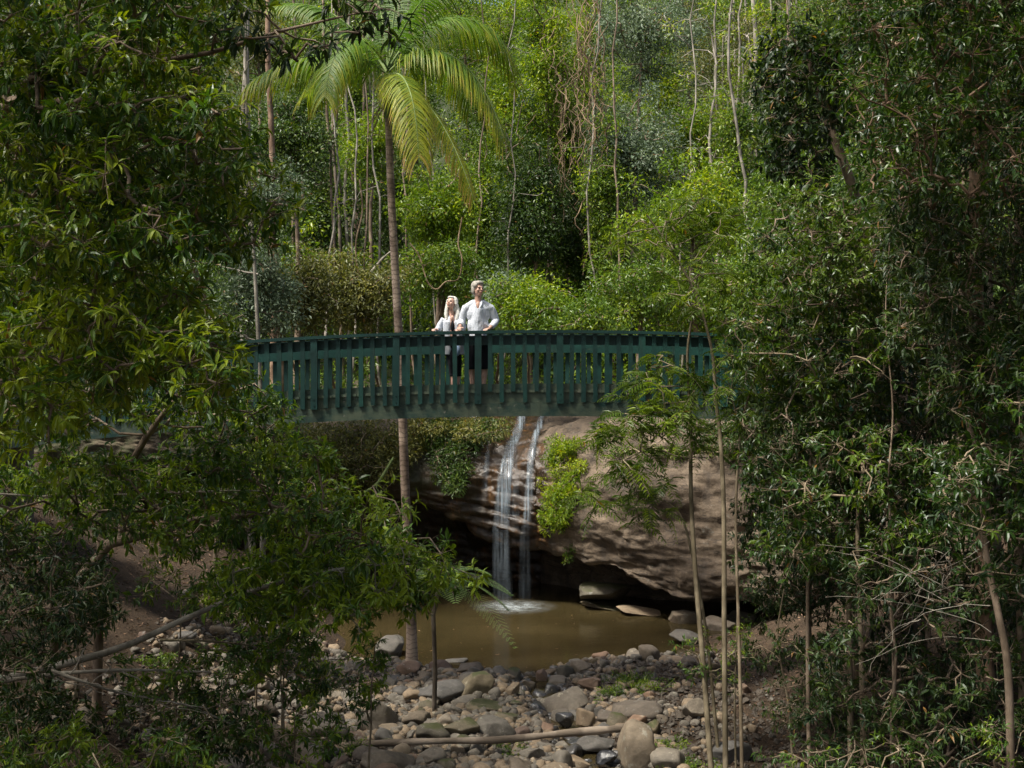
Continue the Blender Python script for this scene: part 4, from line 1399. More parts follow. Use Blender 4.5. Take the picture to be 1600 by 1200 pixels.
fgtree('tall forked pale sapling rising past the bridge rail to the upper right', [(960, 360), (1040, 320), (1120, 300), (1180, 380), (1160, 470), (1090, 500), (1010, 440)],
       17.6, 20, 42, 'leaf_pinnate', tr_px([(1134, 1215, 18.2), (1132, 1000, 18.3), (1131, 800, 18.4), (1126, 690, 18.5), (1118, 620, 18.5), (1112, 545, 18.5), (1085, 455, 18.5), (1045, 385, 18.5), (1010, 335, 18.5)], 36),
       np.linspace(0.042, 0.010, 36), 203, fn=pin_fn(0.36, 5, 8, 0.26, 0.2, 0.5), bark_='bark_yellow', name='sapling', cat='sapling', thick=0.45)
fgtree('feathery sapling in front of the bridge right of the forked stem', [(1100, 540), (1180, 500), (1290, 480), (1300, 560), (1260, 640), (1160, 680), (1110, 640)],
       17.5, 20, 44, 'leaf_pinnate', tr_px([(1160, 1215, 18.6), (1155, 1000, 18.7), (1150, 800, 18.8), (1160, 660, 18.8), (1190, 560, 18.8)], 20),
       np.linspace(0.03, 0.012, 20), 204, fn=pin_fn(0.38, 5, 8, 0.25, 0.22, 0.4), bark_='twig', name='sapling', cat='sapling', thick=0.4)
fgtree('dark broad-leaved tree hanging into the top right', [(1180, 90), (1240, 40), (1330, 60), (1340, 180), (1310, 260), (1270, 310), (1220, 290), (1190, 220)],
       20, 22.5, 105, 'leaf_dark', tr_px([(1420, 1000, 21), (1400, 600, 21), (1350, 350, 21), (1290, 180, 21), (1260, 80, 21)], 20), np.linspace(0.14, 0.04, 20), 205, L=0.15, W=0.4, base_t=0.3, R=0.45, tips=8)
fgtree('leafy tree filling the upper right corner', [(1300, -90), (1680, -90), (1680, 330), (1560, 300), (1450, 330), (1350, 300), (1330, 100)],
       12.5, 17.5, 380, 'leaf_right', tr_px([(1540, 1080, 17), (1532, 700, 17), (1523, 420, 17), (1530, 200, 17), (1538, 0, 17), (1545, -150, 17)], 30), np.linspace(0.12, 0.09, 30), 206, L=0.105, W=0.3, base_t=0.42,
       bark_='bark_red', R=0.4)
fgtree('sunny green tree above the right end of the bridge', [(1180, 330), (1290, 300), (1400, 330), (1460, 420), (1430, 500), (1300, 500), (1200, 480)],
       17, 21, 210, 'leaf_right', tr_px([(1340, 1100, 19.5), (1345, 700, 19.5), (1340, 500, 19.5), (1330, 380, 19.5)], 16), np.linspace(0.07, 0.03, 16), 207, L=0.10, W=0.36, base_t=0.72, R=0.4)
fgtree('shady tree right of the bridge with long narrow leaves', [(1380, 330), (1680, 300), (1680, 640), (1450, 620), (1400, 520)],
       14, 19, 260, 'leaf_dark', tr_px([(1600, 1100, 17), (1590, 800, 17), (1580, 500, 17), (1590, 330, 17)], 16), np.linspace(0.07, 0.03, 16), 208, L=0.12, W=0.27, base_t=0.5, R=0.42)
fgtree('dark shrubby tree hiding the right end of the bridge', [(1150, 640), (1250, 560), (1400, 540), (1680, 600), (1680, 800), (1450, 820), (1300, 780), (1200, 800), (1160, 720)],
       17, 22, 340, 'leaf_dark', tr_px([(1440, 1100, 19.5), (1445, 900, 19.5), (1430, 720, 19.5), (1425, 600, 19.5)], 16), np.linspace(0.06, 0.03, 16), 209, L=0.115, W=0.33, base_t=0.42, R=0.42)
fgtree('dark understorey tree beside the right end of the sandstone slab', [(1170, 780), (1300, 760), (1420, 800), (1420, 900), (1300, 960), (1190, 950), (1150, 860)],
       19, 23, 150, 'leaf_dark', tr_px([(1262, 1120, 20.5), (1265, 900, 20.5), (1268, 780, 20.5), (1270, 680, 20.5)], 16), np.linspace(0.05, 0.02, 16), 210, L=0.105, W=0.33, base_t=0.35, R=0.4)
fgtree('spreading shrub with green leaf sprays at the lower right', [(1280, 900), (1420, 860), (1680, 800), (1680, 1220), (1450, 1220), (1300, 1220), (1250, 1060)],
       15, 21, 300, 'leaf_dark', tr_px([(1400, 1215, 17), (1398, 1100, 17), (1395, 950, 17), (1388, 850, 17)], 14), np.linspace(0.035, 0.02, 14), 211, L=0.12, W=0.28, base_t=0.45, R=0.38)
fgtree('small green sapling at the foot of the twin pale stems', [(1060, 1010), (1130, 960), (1190, 990), (1190, 1060), (1120, 1080), (1070, 1060)],
       18.6, 19.6, 20, 'leaf_low', tr_px([(1150, 1200, 19.2), (1148, 1100, 19.2), (1150, 1030, 19.2), (1152, 960, 19.2)], 10), np.linspace(0.018, 0.01, 10), 212, L=0.08, R=0.2, tips=6, name='sapling', cat='sapling', bark_='bark_yellow', thick=0.35)
fgtree('leafy sapling on the brown slope right of the pale stems', [(1170, 960), (1250, 980), (1290, 1060), (1270, 1150), (1200, 1120), (1170, 1040)],
       18, 20, 34, 'leaf_dark', tr_px([(1240, 1215, 19), (1232, 1100, 19), (1215, 1000, 19), (1225, 920, 19)], 10), np.linspace(0.02, 0.01, 10), 213, L=0.09, R=0.25, tips=7, name='sapling', cat='sapling', bark_='twig', thick=0.35)
fgtree('low leafy sapling at the bottom right corner', [(1200, 1150), (1350, 1130), (1450, 1150), (1680, 1130), (1680, 1240), (1200, 1240)],
       14, 16.5, 50, 'leaf_low', tr_px([(1420, 1260, 15.5), (1415, 1200, 15.5), (1400, 1150, 15.5)], 8), np.linspace(0.02, 0.01, 8), 214, L=0.09, R=0.25, tips=6, name='sapling', cat='sapling', bark_='twig', base_t=0.4, thick=0.35)
fgtree('leafy tree whose green sprays hang before the right part of the bridge', [(1120, 460), (1250, 430), (1400, 470), (1420, 600), (1330, 680), (1230, 660), (1150, 600)],
       16.5, 19.5, 120, 'leaf_right', tr_px([(1330, 1215, 18), (1325, 900, 18), (1310, 650, 18), (1280, 540, 18)], 16), np.linspace(0.045, 0.02, 16), 215, L=0.115, W=0.32, base_t=0.6, R=0.36, bark_='twig')
fgtree('green-leaved tree in front of the twisted thin stem at lower right', [(1180, 700), (1300, 660), (1480, 700), (1500, 860), (1350, 900), (1200, 880)],
       15.5, 19, 150, 'leaf_right', tr_px([(1350, 1215, 17), (1345, 1000, 17), (1340, 820, 17), (1350, 720, 17)], 16), np.linspace(0.04, 0.02, 16), 216, L=0.115, W=0.32, base_t=0.5, R=0.38, bark_='twig')
fgtree('drooping green tree around the leaning mottled trunk', [(1480, 540), (1680, 500), (1680, 900), (1560, 960), (1470, 880)],
       13, 17, 130, 'leaf_right', tr_px([(1640, 1215, 15), (1630, 900, 15), (1600, 700, 15), (1590, 580, 15)], 16), np.linspace(0.05, 0.02, 16), 217, L=0.12, W=0.30, base_t=0.38, R=0.38, bark_='twig')
# bare leaning stems on the right
ST = [('leaning mottled trunk curving down the right side', [(1470, 510, 15.5), (1492, 560, 15.5), (1510, 650, 15.4), (1533, 740, 15.3), (1538, 850, 15.2), (1560, 960, 15.1), (1575, 1050, 15), (1580, 1230, 15)], 0.05, 'bark_brown'),
      ('thin pale stem with twisted upper twigs in the lower right', [(1395, 1230, 16.5), (1393, 1120, 16.5), (1400, 1030, 16.5), (1392, 960, 16.5), (1396, 880, 16.5), (1388, 760, 16.5), (1395, 640, 16.6), (1384, 500, 16.6), (1390, 380, 16.6)], 0.024, 'bark_brown'),
      ('slim brown stem rising behind the twin pale saplings', [(1265, 1230, 18), (1262, 1000, 18), (1264, 800, 18), (1268, 600, 18.2), (1262, 500, 18.3), (1270, 400, 18.3)], 0.032, 'bark_brown'),
      ('straight grey stem at the far right of the bridge', [(1560, 900, 18), (1548, 500, 18), (1540, 250, 18), (1552, 60, 18)], 0.06, 'bark_pale'),
      ('thin upright stem left of the reddish trunk', [(1450, 1000, 18), (1450, 500, 18), (1446, 300, 18), (1455, 150, 18)], 0.04, 'bark_brown'),
      ('pale post-like trunk in the shade under the right bridge end', [(1290, 960, 24), (1290, 720, 24), (1292, 560, 24)], 0.09, 'bark_brown'),
      ('dark stem standing behind the leaf sprays lower left', [(335, 960, 20), (338, 820, 20), (345, 700, 20)], 0.05, 'bark_brown'),
      ('pale trunk seen under the left part of the bridge', [(410, 900, 25.5), (411, 720, 25.5), (405, 560, 25.5), (398, 420, 25.5), (386, 200, 25.5), (384, -40, 25.5)], 0.062, 'bark_pale')]
for i, (lb, pts, r, bk) in enumerate(ST):
    q = path_px(pts, 40)
    mb_ = MB().tube(q, np.linspace(r, r * 0.3, 40) if pts[0][1] > pts[-1][1] else np.linspace(r * 0.5, r, 40), 9)
    rg = np.random.default_rng(300 + i)
    for kk in range(5):
        j = rg.integers(5, 35)
        e = q[j] + np.array([rg.uniform(-.9, .9), rg.uniform(-.4, .4), rg.uniform(0.1, .8)])
        mb_.tube(wiggle(q[j], e, 8, 0.03, rg), np.linspace(r * 0.35, 0.004, 8), 5, False)
    tag(mb_.build('slim_tree', M[bk]), lb, 'tree')
# fine bare twigs spreading from the leaning trunk
rg = np.random.default_rng(55)
mb_ = MB()
for kk in range(16):
    a = P(rg.uniform(1440, 1560), rg.uniform(840, 1010), 15.2 + rg.uniform(-.4, .4))
    e = P(rg.uniform(1250, 1420), rg.uniform(820, 1050), 15.2 + rg.uniform(-.8, .8))
    if kk > 12:
        e = a + (e - a) * 0.5
    q = wiggle(a, e, 12, 0.035, rg) + UP * (0.15 * np.sin(np.linspace(0, math.pi, 12)))[:, None]
    mb_.tube(q, np.linspace(0.006, 0.002, 12), 4, False)
tag(mb_.build('bare_twigs', M['bark_pale']), 'tangle of fine bare pale twigs in front of the dark lower right', 'branch', None, 'stuff')

# ------------------------------------------------------------------ unseen foliage above, beside and behind the camera, added to shade both banks
rng = np.random.default_rng(70)
cb = MB()
Cc = []
for _ in range(1150):
    x, y = rng.uniform(-16, 16), rng.uniform(-9, 24)
    z = rng.uniform(12.5, 17)
    if z < CAMZ + 0.33 * y + 1.0:
        continue
    hole = math.exp(-((x - 0.6) / 2.4) ** 2) * (1 if y > 2 else 0.6)
    if rng.random() < hole * 0.97 or (x < -3 and rng.random() < 0.4):
        continue
    Cc.append((x, y, z))
for _ in range(900):
    x, y, z = rng.choice([-1, 1, 1]) * rng.uniform(3.6, 15), rng.uniform(0, 25), rng.uniform(11.5, 16.5)
    if z > CAMZ + 0.33 * y + 1.0 and (x > 0 or x < -5):
        Cc.append((x, y, z))
for _ in range(900):
    x, y = rng.uniform(-20, 20), rng.uniform(-14, 20)
    z = rng.uniform(3, 13)
    if y > -3 and abs(x) < 0.45 * max(y, 0) + 4.5:
        continue
    if x < 0 and rng.random() < 0.65:
        continue
    Cc.append((x, y, z))
Cc = np.array(Cc)
blob_leaves(cb, Cc, rng.uniform(0.6, 1.1, len(Cc)), 22, 0.42, 0.5, rng)
tag(cb.build('unseen_shade_foliage', M['leaf_mid'], None, False, True), kind='stuff')

# ------------------------------------------------------------------ stones
def rock_mesh(seed, sub=3, cuts=13, rnd=0.16):
    bm = bmesh.new()
    bmesh.ops.create_icosphere(bm, subdivisions=sub, radius=1.0)
    v = np.array([w.co[:] for w in bm.verts])
    rg_ = np.random.default_rng(seed)
    for _ in range(cuts):
        n = unit(rg_.normal(size=3))
        h = rg_.uniform(0.50, 0.86)
        dd = v @ n
        over = np.maximum(0, dd - h)
        v = v - n * (over * 0.93)[:, None]
    v = v * (1 + rnd * fbm(v * 0.9 + seed, 2, seed))[:, None]
    v = v * (1 + 0.035 * fbm(v * 3.5 + seed, 3, seed))[:, None]
    v = v / np.abs(v).max(0)
    for w, co in zip(bm.verts, v):
        w.co = co
    me = bpy.data.meshes.new('boulder')
    bm.to_mesh(me)
    bm.free()
    me.polygons.foreach_set('use_smooth', np.ones(len(me.polygons), bool))
    return me


RM = {}


def rock_var(kind, i):
    if (kind, i) not in RM:
        me = rock_mesh(400 + i, 3)
        me.materials.append(M[kind])
        RM[(kind, i)] = me
    return RM[(kind, i)]


def put_rock(me, c, s, rz, tilt=(0, 0), name='boulder'):
    o = bpy.data.objects.new(name, me)
    COL.objects.link(o)
    o.location = [float(q) for q in c]
    o.scale = [float(q) for q in s]
    o.rotation_euler = (tilt[0], tilt[1], rz)
    return o


PLACED = []
BIG = [
    (990, 1165, 74, 92, 'rock_tan', 'large smooth upright boulder at the right end of the log', .85),
    (1000, 1108, 84, 42, 'rock_tan', 'broad flat-topped tan boulder just behind the upright one', .9),
    (885, 1096, 92, 42, 'rock_grey', 'broad dark grey boulder in the middle of the creek stones', .9),
    (912, 1122, 36, 36, 'rock_tan', 'pointed egg-shaped stone below the dark grey boulder', .8),
    (880, 1122, 32, 30, 'rock_wet', 'wet grey stone left of the pointed egg-shaped one', .8),
    (612, 1008, 56, 46, 'rock_grey', 'pale-topped block standing at the left pool edge by the palm', 1.0),
    (700, 1080, 100, 46, 'rock_grey', 'long slanting slab of rock behind the thin fern stem', .9),
    (745, 1070, 64, 46, 'rock_moss', 'angular mossy boulder at the near pool edge', .9),
    (765, 1104, 74, 24, 'rock_moss', 'low mossy hump below the angular mossy boulder', .9),
    (792, 1122, 46, 22, 'rock_moss', 'small bright mossy stone above the log middle', .9),
    (720, 1138, 64, 36, 'rock_moss', 'dark greenish block touching the log', .9),
    (775, 1137, 64, 38, 'rock_grey', 'lichen-patched block just above the log', .9),
    (590, 1118, 66, 58, 'rock_grey', 'big rounded grey boulder left of centre bottom', .9),
    (652, 1122, 48, 26, 'rock_tan', 'lens-shaped brown stone right of the big rounded grey boulder', .8),
    (510, 1137, 94, 48, 'rock_grey', 'wide lichen-covered boulder above the left end of the log', .9),
    (602, 1190, 90, 44, 'rock_tan', 'broad brown boulder on the bottom edge under the log', .9),
    (677, 1182, 54, 36, 'rock_grey', 'lichened grey stone under the left half of the log', .9),
    (432, 1172, 64, 52, 'rock_grey', 'pale lichened boulder at lower left beside the slanting trunk', .9),
    (735, 1045, 42, 24, 'rock_tan', 'tan stone at the pool edge right of the fern stem', .9),
    (712, 1033, 40, 14, 'rock_grey', 'thin grey slab at the pool edge', .9),
    (802, 1076, 28, 26, 'rock_tan', 'squat brown stone in the middle by the pool outlet', .9),
    (822, 1069, 28, 18, 'rock_tan', 'small tan stone between brown ones at the outlet', .9),
    (846, 1056, 18, 24, 'rock_red', 'small upright reddish stone at the pool outlet', .8),
    (872, 1067, 32, 26, 'rock_grey', 'grey stone right of the reddish upright one', .9),
    (922, 1066, 38, 30, 'rock_red', 'pinkish angular stone right of the outlet', .9),
    (1072, 995, 52, 24, 'rock_grey', 'rounded grey stone at the right pool edge', 1.0),
    (1008, 957, 84, 20, 'rock_tan', 'long flat slab under the overhang at the right back of the pool', 1.0),
    (1067, 966, 54, 26, 'rock_tan', 'tan stone next to the long flat slab', 1.0),
    (940, 944, 96, 18, 'rock_moss', 'mossy shelf of rock at the waterline under the overhang', 1.0),
    (940, 922, 92, 30, 'rock_moss', 'olive ledge resting on the mossy shelf under the overhang', 1.0),
    (1086, 1106, 40, 36, 'rock_grey', 'grey boulder behind the left pale stem', .9),
    (934, 1162, 66, 28, 'rock_grey', 'dark boulder in the water under the right half of the log', .9),
    (945, 1184, 40, 26, 'rock_wet', 'wet grey block on the bottom edge left of the upright boulder', .9),
    (830, 1176, 46, 30, 'rock_grey', 'grey block in the creek below the log middle', .9),
    (897, 1192, 50, 28, 'rock_tan', 'brown stone in the creek at the bottom edge', .9),
    (1135, 1172, 76, 56, 'rock_grey', 'large grey boulder behind the twin pale stems', .9),
    (1120, 975, 60, 26, 'rock_tan', 'stacked ledge stone right of the tan stone', 1.0),
    (1160, 965, 56, 22, 'rock_grey', 'dark ledge stone at the right end of the pool shore', 1.0),
    (1046, 1030, 40, 14, 'rock_tan', 'short grey-brown slab on the right shore', 1.0),
    (430, 1010, 30, 22, 'rock_grey', 'grey stone among leaves on the left shore', .9),
    (465, 990, 24, 20, 'rock_grey', 'small grey stone at the left shore by the water', .9),
    (430, 1052, 44, 34, 'rock_tan', 'pale block in the left stone bank', .9),
    (375, 1010, 30, 22, 'rock_grey', 'rounded stone at the top of the left stone bank', .9),
    (140, 1012, 44, 40, 'rock_tan', 'brown boulder behind the fallen branch', .9),
    (80, 1095, 80, 50, 'rock_grey', 'dark boulder under the fallen branches at the left edge', .9),
    (200, 985, 60, 30, 'rock_red', 'reddish rock bedded in the bare slope', .9),
    (170, 950, 40, 24, 'rock_tan', 'angular brown rock on the bare slope', .9),
]
rs = random.Random(3)
for i, (x, y, w, h, kd, lb, dep) in enumerate(BIG):
    D = F * (CAMZ - 0.05) / (y + h / 2 - 600)
    for _ in range(6):
        gz_ = ground_at((x - 800) / F * D, D)
        D = F * (CAMZ - max(gz_, -0.05)) / (y + h / 2 - 600)
    D = min(D, 33.4)
    hw, hh_ = w / 2 / F * D, h / 2 / F * D
    ry_ = hw * dep
    Dc = D + ry_ * 0.8
    # the visible top rises with the stone's depth, so keep the vertical half-size a little smaller
    c = P(x, y, Dc)
    me = rock_mesh(600 + i, 4, 6 if 'smooth' in lb or 'rounded' in lb else 13)
    me.materials.append(M[kd])
    put_rock(me, (c[0], c[1], c[2] - hh_ * 0.1), (hw * 1.06 * Dc / D, ry_, hh_ * 1.0 * Dc / D), rs.uniform(-0.35, 0.35) if w > 1.3 * h else rs.uniform(-0.6, 0.6), (0, rs.uniform(-.12, .12)))
    o = COL.objects[-1]
    tag(o, lb, 'boulder')
    PLACED.append((c[0], c[1], max(hw, ry_)))

# smaller stones scattered over the creek bed: described by size, colour and the nearest landmark
LM = [((-2.5, 26), 'by the palm foot'), ((0.4, 25.4), 'at the pool outlet'), ((1.9, 24.6), 'right of the pool outlet'), ((-0.6, 24.6), 'behind the fern stem'), ((-2.6, 23.0), 'left of the fern stem'),
      ((-4.3, 25), 'on the left shore'), ((-0.8, 21.5), 'above the log middle'), ((-2.4, 20.8), 'by the left end of the log'), ((1.3, 21.3), 'beside the upright boulder'), ((0.2, 19.8), 'below the log'),
      ((3.3, 24), 'on the right shore'), ((3.1, 20.5), 'around the twin pale stems'), ((-4.6, 21.5), 'under the left saplings'), ((-5.2, 18.8), 'on the lower left bank'), ((4.6, 29), 'on the right pool ledge')]
KC = {'rock_tan': 'tan', 'rock_grey': 'grey', 'rock_moss': 'mossy', 'rock_wet': 'dark wet', 'rock_red': 'reddish'}
n_try = 0
small = []
while len(small) < 296 and n_try < 20000:
    n_try += 1
    y = rs.uniform(17.5, 27.6)
    x = rs.gauss(-1.0, 2.8)
    if x < -6.6 or x > 4.6 or (x > 2.6 and rs.random() < .55):
        continue
    if float(pool_d(np.array(x), np.array(y))) < 0.97:
        continue
    sz = min(0.36, 0.10 + abs(rs.gauss(0, 0.10)))
    if any((x - a) ** 2 + (y - b2) ** 2 < (0.56 * (sz + r)) ** 2 for a, b2, r in PLACED):
        continue
    PLACED.append((x, y, sz))
    small.append((x, y, sz))
for x, y, sz in small:
    cxn = float(np.interp(y, [10, 19, 22, 25, 26.5], [2.6, 1.5, 1.0, 0.6, 0.4]))
    r = rs.random()
    kd = 'rock_wet' if abs(x - cxn) < 0.45 and r < .7 else 'rock_moss' if r < .12 else 'rock_red' if r < .25 else 'rock_tan' if r < .6 else 'rock_grey'
    hz = sz * rs.uniform(0.55, 0.95)
    gz_ = ground_at(x, y)
    o = put_rock(rock_var(kd, rs.randrange(9)), (x, y, gz_ + hz * 0.35), (sz, sz * rs.uniform(.7, 1.1), hz), rs.uniform(0, 6.28), (rs.uniform(-.25, .25), rs.uniform(-.25, .25)), 'stone')
    lm = min(LM, key=lambda q: (q[0][0] - x) ** 2 + (q[0][1] - y) ** 2)[1]
    size = 'small' if sz < 0.11 else 'fist-rounded' if sz < 0.15 else 'middling' if sz < 0.21 else 'chunky'
    shape = 'flat' if hz < sz * 0.6 else 'rounded'
    tag(o, f'{size} {shape} {KC[kd]} stone {lm}', 'stone', f'{size} {shape} {KC[kd]} stones {lm}')

# the many lesser cobbles that pack the bed between them
bmc = bmesh.new()
TC = []
for q in range(6):
    me_ = rock_mesh(430 + q, 2)
    TC.append((np.array([v_.co[:] for v_ in me_.vertices]), np.array([list(p_.vertices) for p_ in me_.polygons])))
bmc.free()
rng = np.random.default_rng(18)
cobs = {'rock_tan': MB(), 'rock_grey': MB(), 'rock_wet': MB()}
cxs, cys = rng.normal(-0.9, 2.6, 5200), rng.uniform(17.5, 27.8, 5200)
ok = (pool_d(cxs, cys) > 0.96) & (cxs > -6.4) & (cxs < 4.4) & ((cxs < 2.4) | (rng.random(5200) < .4))
cxs, cys = cxs[ok], cys[ok]
czs = GZ(cxs, cys)
ch = np.interp(cys, [10, 19, 22, 25, 26.5], [2.6, 1.5, 1.0, 0.6, 0.4])
kdc = np.where((np.abs(cxs - ch) < 0.5) & (rng.random(len(cxs)) < .7), 2, (rng.random(len(cxs)) < 0.55).astype(int))
for w, nme in enumerate(('rock_tan', 'rock_grey', 'rock_wet')):
    for q in range(6):
        s_ = np.where((kdc == w) & (np.arange(len(cxs)) % 6 == q))[0]
        if len(s_):
            r_ = 0.045 + np.abs(rng.normal(0, 0.03, len(s_)))
            inst(cobs[nme], TC[q], np.stack([cxs[s_], cys[s_], czs[s_] + r_ * 0.25], 1), rdir(len(s_), rng) * np.array([1, 1, .3]), UP + 0.3 * rng.normal(size=(len(s_), 3)), r_ * 0.95, r_ * 1.2, 0.5)
    tag(cobs[nme].build('cobbles', M[nme], None, True), kind='stuff')
# gravel between the stones
rng = np.random.default_rng(8)
Ng = 30000
gx = rng.normal(-0.6, 2.6, Ng)
gy = rng.uniform(17, 28, Ng)
ok = (pool_d(gx, gy) > 0.93) & (gx > -6.5) & (gx < 5)
gx, gy = gx[ok], gy[ok]
gzv = GZ(gx, gy)
OCT = (np.array([[1, 0, 0], [0.3, 0.9, 0], [-0.9, 0.4, 0.1], [-0.5, -0.8, 0], [0.5, -0.8, 0.1], [0.2, 0.1, 0.8], [-0.3, -0.2, 0.7], [0, 0, -0.5]]),
       np.array([[0, 1, 5], [1, 6, 5], [1, 2, 6], [2, 3, 6], [3, 4, 6], [4, 5, 6], [4, 0, 5], [1, 0, 7], [2, 1, 7], [3, 2, 7], [4, 3, 7], [0, 4, 7]]))
gb = MB()
s_ = 0.018 + np.abs(rng.normal(0, 0.026, len(gx)))
inst(gb, OCT, np.stack([gx, gy, gzv + s_ * 0.2], 1), rdir(len(gx), rng) * np.array([1, 1, .2]), UP + 0.3 * rng.normal(size=(len(gx), 3)), s_, s_, 0.5)
tag(gb.build('gravel', M['gravel'], None, False), kind='stuff')
# leaf litter on both banks
Nl = 26000
lx = rng.uniform(-13, 12, Nl)
ly = rng.uniform(13, 34, Nl)
ok = (pool_d(lx, ly) > 1.0) & (ly < FY(lx) - 0.3) & ((lx < -2.2) | (lx > 2.4) | (rng.random(Nl) < .08))
lx, ly = lx[ok], ly[ok]
lb_ = MB()
inst(lb_, L4, np.stack([lx, ly, GZ(lx, ly) + 0.015], 1), rdir(len(lx), rng) * np.array([1, 1, .25]), UP + 0.45 * rng.normal(size=(len(lx), 3)), rng.uniform(.05, .11, len(lx)), rng.uniform(.025, .05, len(lx)),
     rng.random(len(lx)))
tag(lb_.build('leaf_litter', M['litter'], None, False, True), kind='stuff')
fx_, fy_ = rng.uniform(-4.2, 4.0, 260), rng.uniform(26, 33.5, 260)
ok = (pool_d(fx_, fy_) < 0.97) & (rng.random(260) < 0.12 + 0.9 * pool_d(fx_, fy_) ** 6)
fb_ = MB()
nf = int(ok.sum())
inst(fb_, L4, np.stack([fx_[ok], fy_[ok], np.full(nf, 0.012)], 1), rdir(nf, rng) * np.array([1, 1, 0.02]), UP + 0.05 * rng.normal(size=(nf, 3)), rng.uniform(.05, .10, nf), rng.uniform(.03, .05, nf), rng.random(nf))
tag(fb_.build('floating_leaves', M['litter'], None, False, True), kind='stuff')
# low green plants between the stones
for i, (x, y, n, lb) in enumerate([(985, 1062, 22, 'low green herb clump between stones right of the pool outlet'), (1010, 1075, 16, 'low green herb clump left of the right shore slab'),
                                   (955, 1082, 14, 'low green herb clump beside the dark grey boulder'), (795, 1172, 9, 'small green plant growing below the log'), (1040, 1160, 12, 'grassy green plant right of the upright boulder'),
                                   (1080, 1195, 14, 'green seedling at the bottom edge by the pale stems'), (240, 1140, 14, 'green weed on the brown soil bottom left'), (560, 1175, 12, 'small green weed under the left log end')]):
    D = F * (CAMZ - 0.1) / (y + 8 - 600)
    c = P(x, y, D)
    c[2] = ground_at(c[0], c[1]) + 0.12
    rg = np.random.default_rng(900 + i)
    C = c + rg.normal(0, 1, (n, 3)) * np.array([0.20, 0.15, 0.05])
    t = thing('herb_clump', lb, 'plant', c - UP * 0.12)
    ml, mt = MB(), MB()
    for q in C:
        mt.tube(np.array([c - UP * 0.15 + (q - c) * 0.6, q]), 0.004, 4, False)
    blob_leaves(ml, C, 0.10, 34, 0.055, 0.4, rg, base=0.5)
    mt.build('stem', M['crownshaft'], t)
    ml.build('foliage', M['leaf_mid'], t, False, True)

# ------------------------------------------------------------------ logs and fallen branches
def log(label, pts, r0, r1, mat, name='fallen_log', cat='log', twigs=0, seed=0):
    q = path_px(pts, 40)
    rg = np.random.default_rng(seed)
    rr = np.linspace(r0, r1, 40) * (1 + 0.10 * np.array([math.sin(k * 0.7 + seed) for k in range(40)])) * (1 + 0.05 * rg.normal(size=40))
    b_ = MB().tube(q, rr, 12)
    for k in range(twigs):
        j = rg.integers(6, 38)
        e = q[j] + np.array([rg.uniform(-.2, .9), rg.uniform(-.3, .3), rg.uniform(-.45, .5)])
        b_.tube(wiggle(q[j], e, 8, 0.03, rg), np.linspace(rr[j] * 0.4, 0.003, 8), 5, False)
    return tag(b_.build(name, M[mat]), label, cat)


log('long pale weathered log lying across the creek stones', [(495, 1168, 20.1), (560, 1163, 20.0), (680, 1158, 19.9), (780, 1156, 19.9), (880, 1146, 19.95), (960, 1139, 20.1), (984, 1137, 20.2)], 0.045, 0.068, 'log', seed=1)
log('thick brown trunk slanting down the lower left bank', [(340, 1085, 19.5), (400, 1120, 19), (440, 1150, 18.6), (500, 1195, 18.2)], 0.10, 0.12, 'log', seed=2)
log('short brown log end among the left stones', [(320, 1076, 20.2), (350, 1082, 20), (380, 1095, 19.8)], 0.09, 0.09, 'log', seed=3)
log('pale lower branch lying parallel to the leaning branch at left', [(-60, 1074, 14), (80, 1054, 14.3), (200, 1047, 14.6), (330, 1050, 15)], 0.03, 0.012, 'bark_pale', 'fallen_branch', 'branch', 6, 4)
log('forked pale dead branch pointing down right at the left', [(70, 1044, 14.2), (130, 1065, 14.3), (190, 1083, 14.5), (300, 1105, 14.8), (420, 1160, 15.2)], 0.022, 0.006, 'bark_pale', 'fallen_branch', 'branch', 8, 5)
log('thin branch lying along the left stone bank', [(250, 1000, 16.5), (330, 1002, 16.6), (430, 1012, 17)], 0.02, 0.008, 'bark_yellow', 'fallen_branch', 'branch', 4, 6)
log('short pale driftwood at the right pool shore', [(1030, 1052, 26.0), (1050, 1044, 26.3), (1066, 1040, 26.6)], 0.07, 0.06, 'log', seed=7)
log('crooked bare branch above the left leaf sprays', [(0, 772, 15), (100, 776, 15), (260, 770, 15.3), (420, 768, 15.6), (520, 790, 16)], 0.014, 0.006, 'bark_pale', 'bare_branch', 'branch', 6, 8)
log('mossy branch leaning on the cliff left of the palm', [(570, 770, 33.6), (590, 755, 33.5), (615, 715, 33.6)], 0.05, 0.035, 'crownshaft', 'fallen_branch', 'branch', 2, 9)

# ------------------------------------------------------------------ people
skin, nt, b = nm('skin', 0.5, 0.4)
sn_ = tex(nt, 9, 3)
nt.links.new(ramp(nt, sn_, [(0.3, (0.45, 0.26, 0.19)), (0.7, (0.60, 0.37, 0.28))]), b.inputs['Base Color'])


def cloth(name, col, rough=0.9):
    m_, nt, b = nm(name, rough, 0.2)
    n_ = tex(nt, 12, 4, 0.6, 'pos', (1, 1, 0.5))
    nt.links.new(ramp(nt, n_, [(0.3, tuple(q * 0.88 for q in col)), (0.7, col)]), b.inputs['Base Color'])
    bump(nt, b, n_, 0.5, 0.01)
    return m_


white = cloth('white linen', (0.58, 0.61, 0.66))
black = cloth('black cloth', (0.012, 0.012, 0.015))
blueish = cloth('blue and white print', (0.30, 0.42, 0.60))
hair_w = cloth('platinum hair', (0.62, 0.60, 0.54), 0.6)
hair_g = cloth('grey hair', (0.36, 0.33, 0.28), 0.6)
dark = cloth('dark feature', (0.03, 0.018, 0.014), 0.5)
lipm = cloth('lip', (0.32, 0.10, 0.08), 0.5)


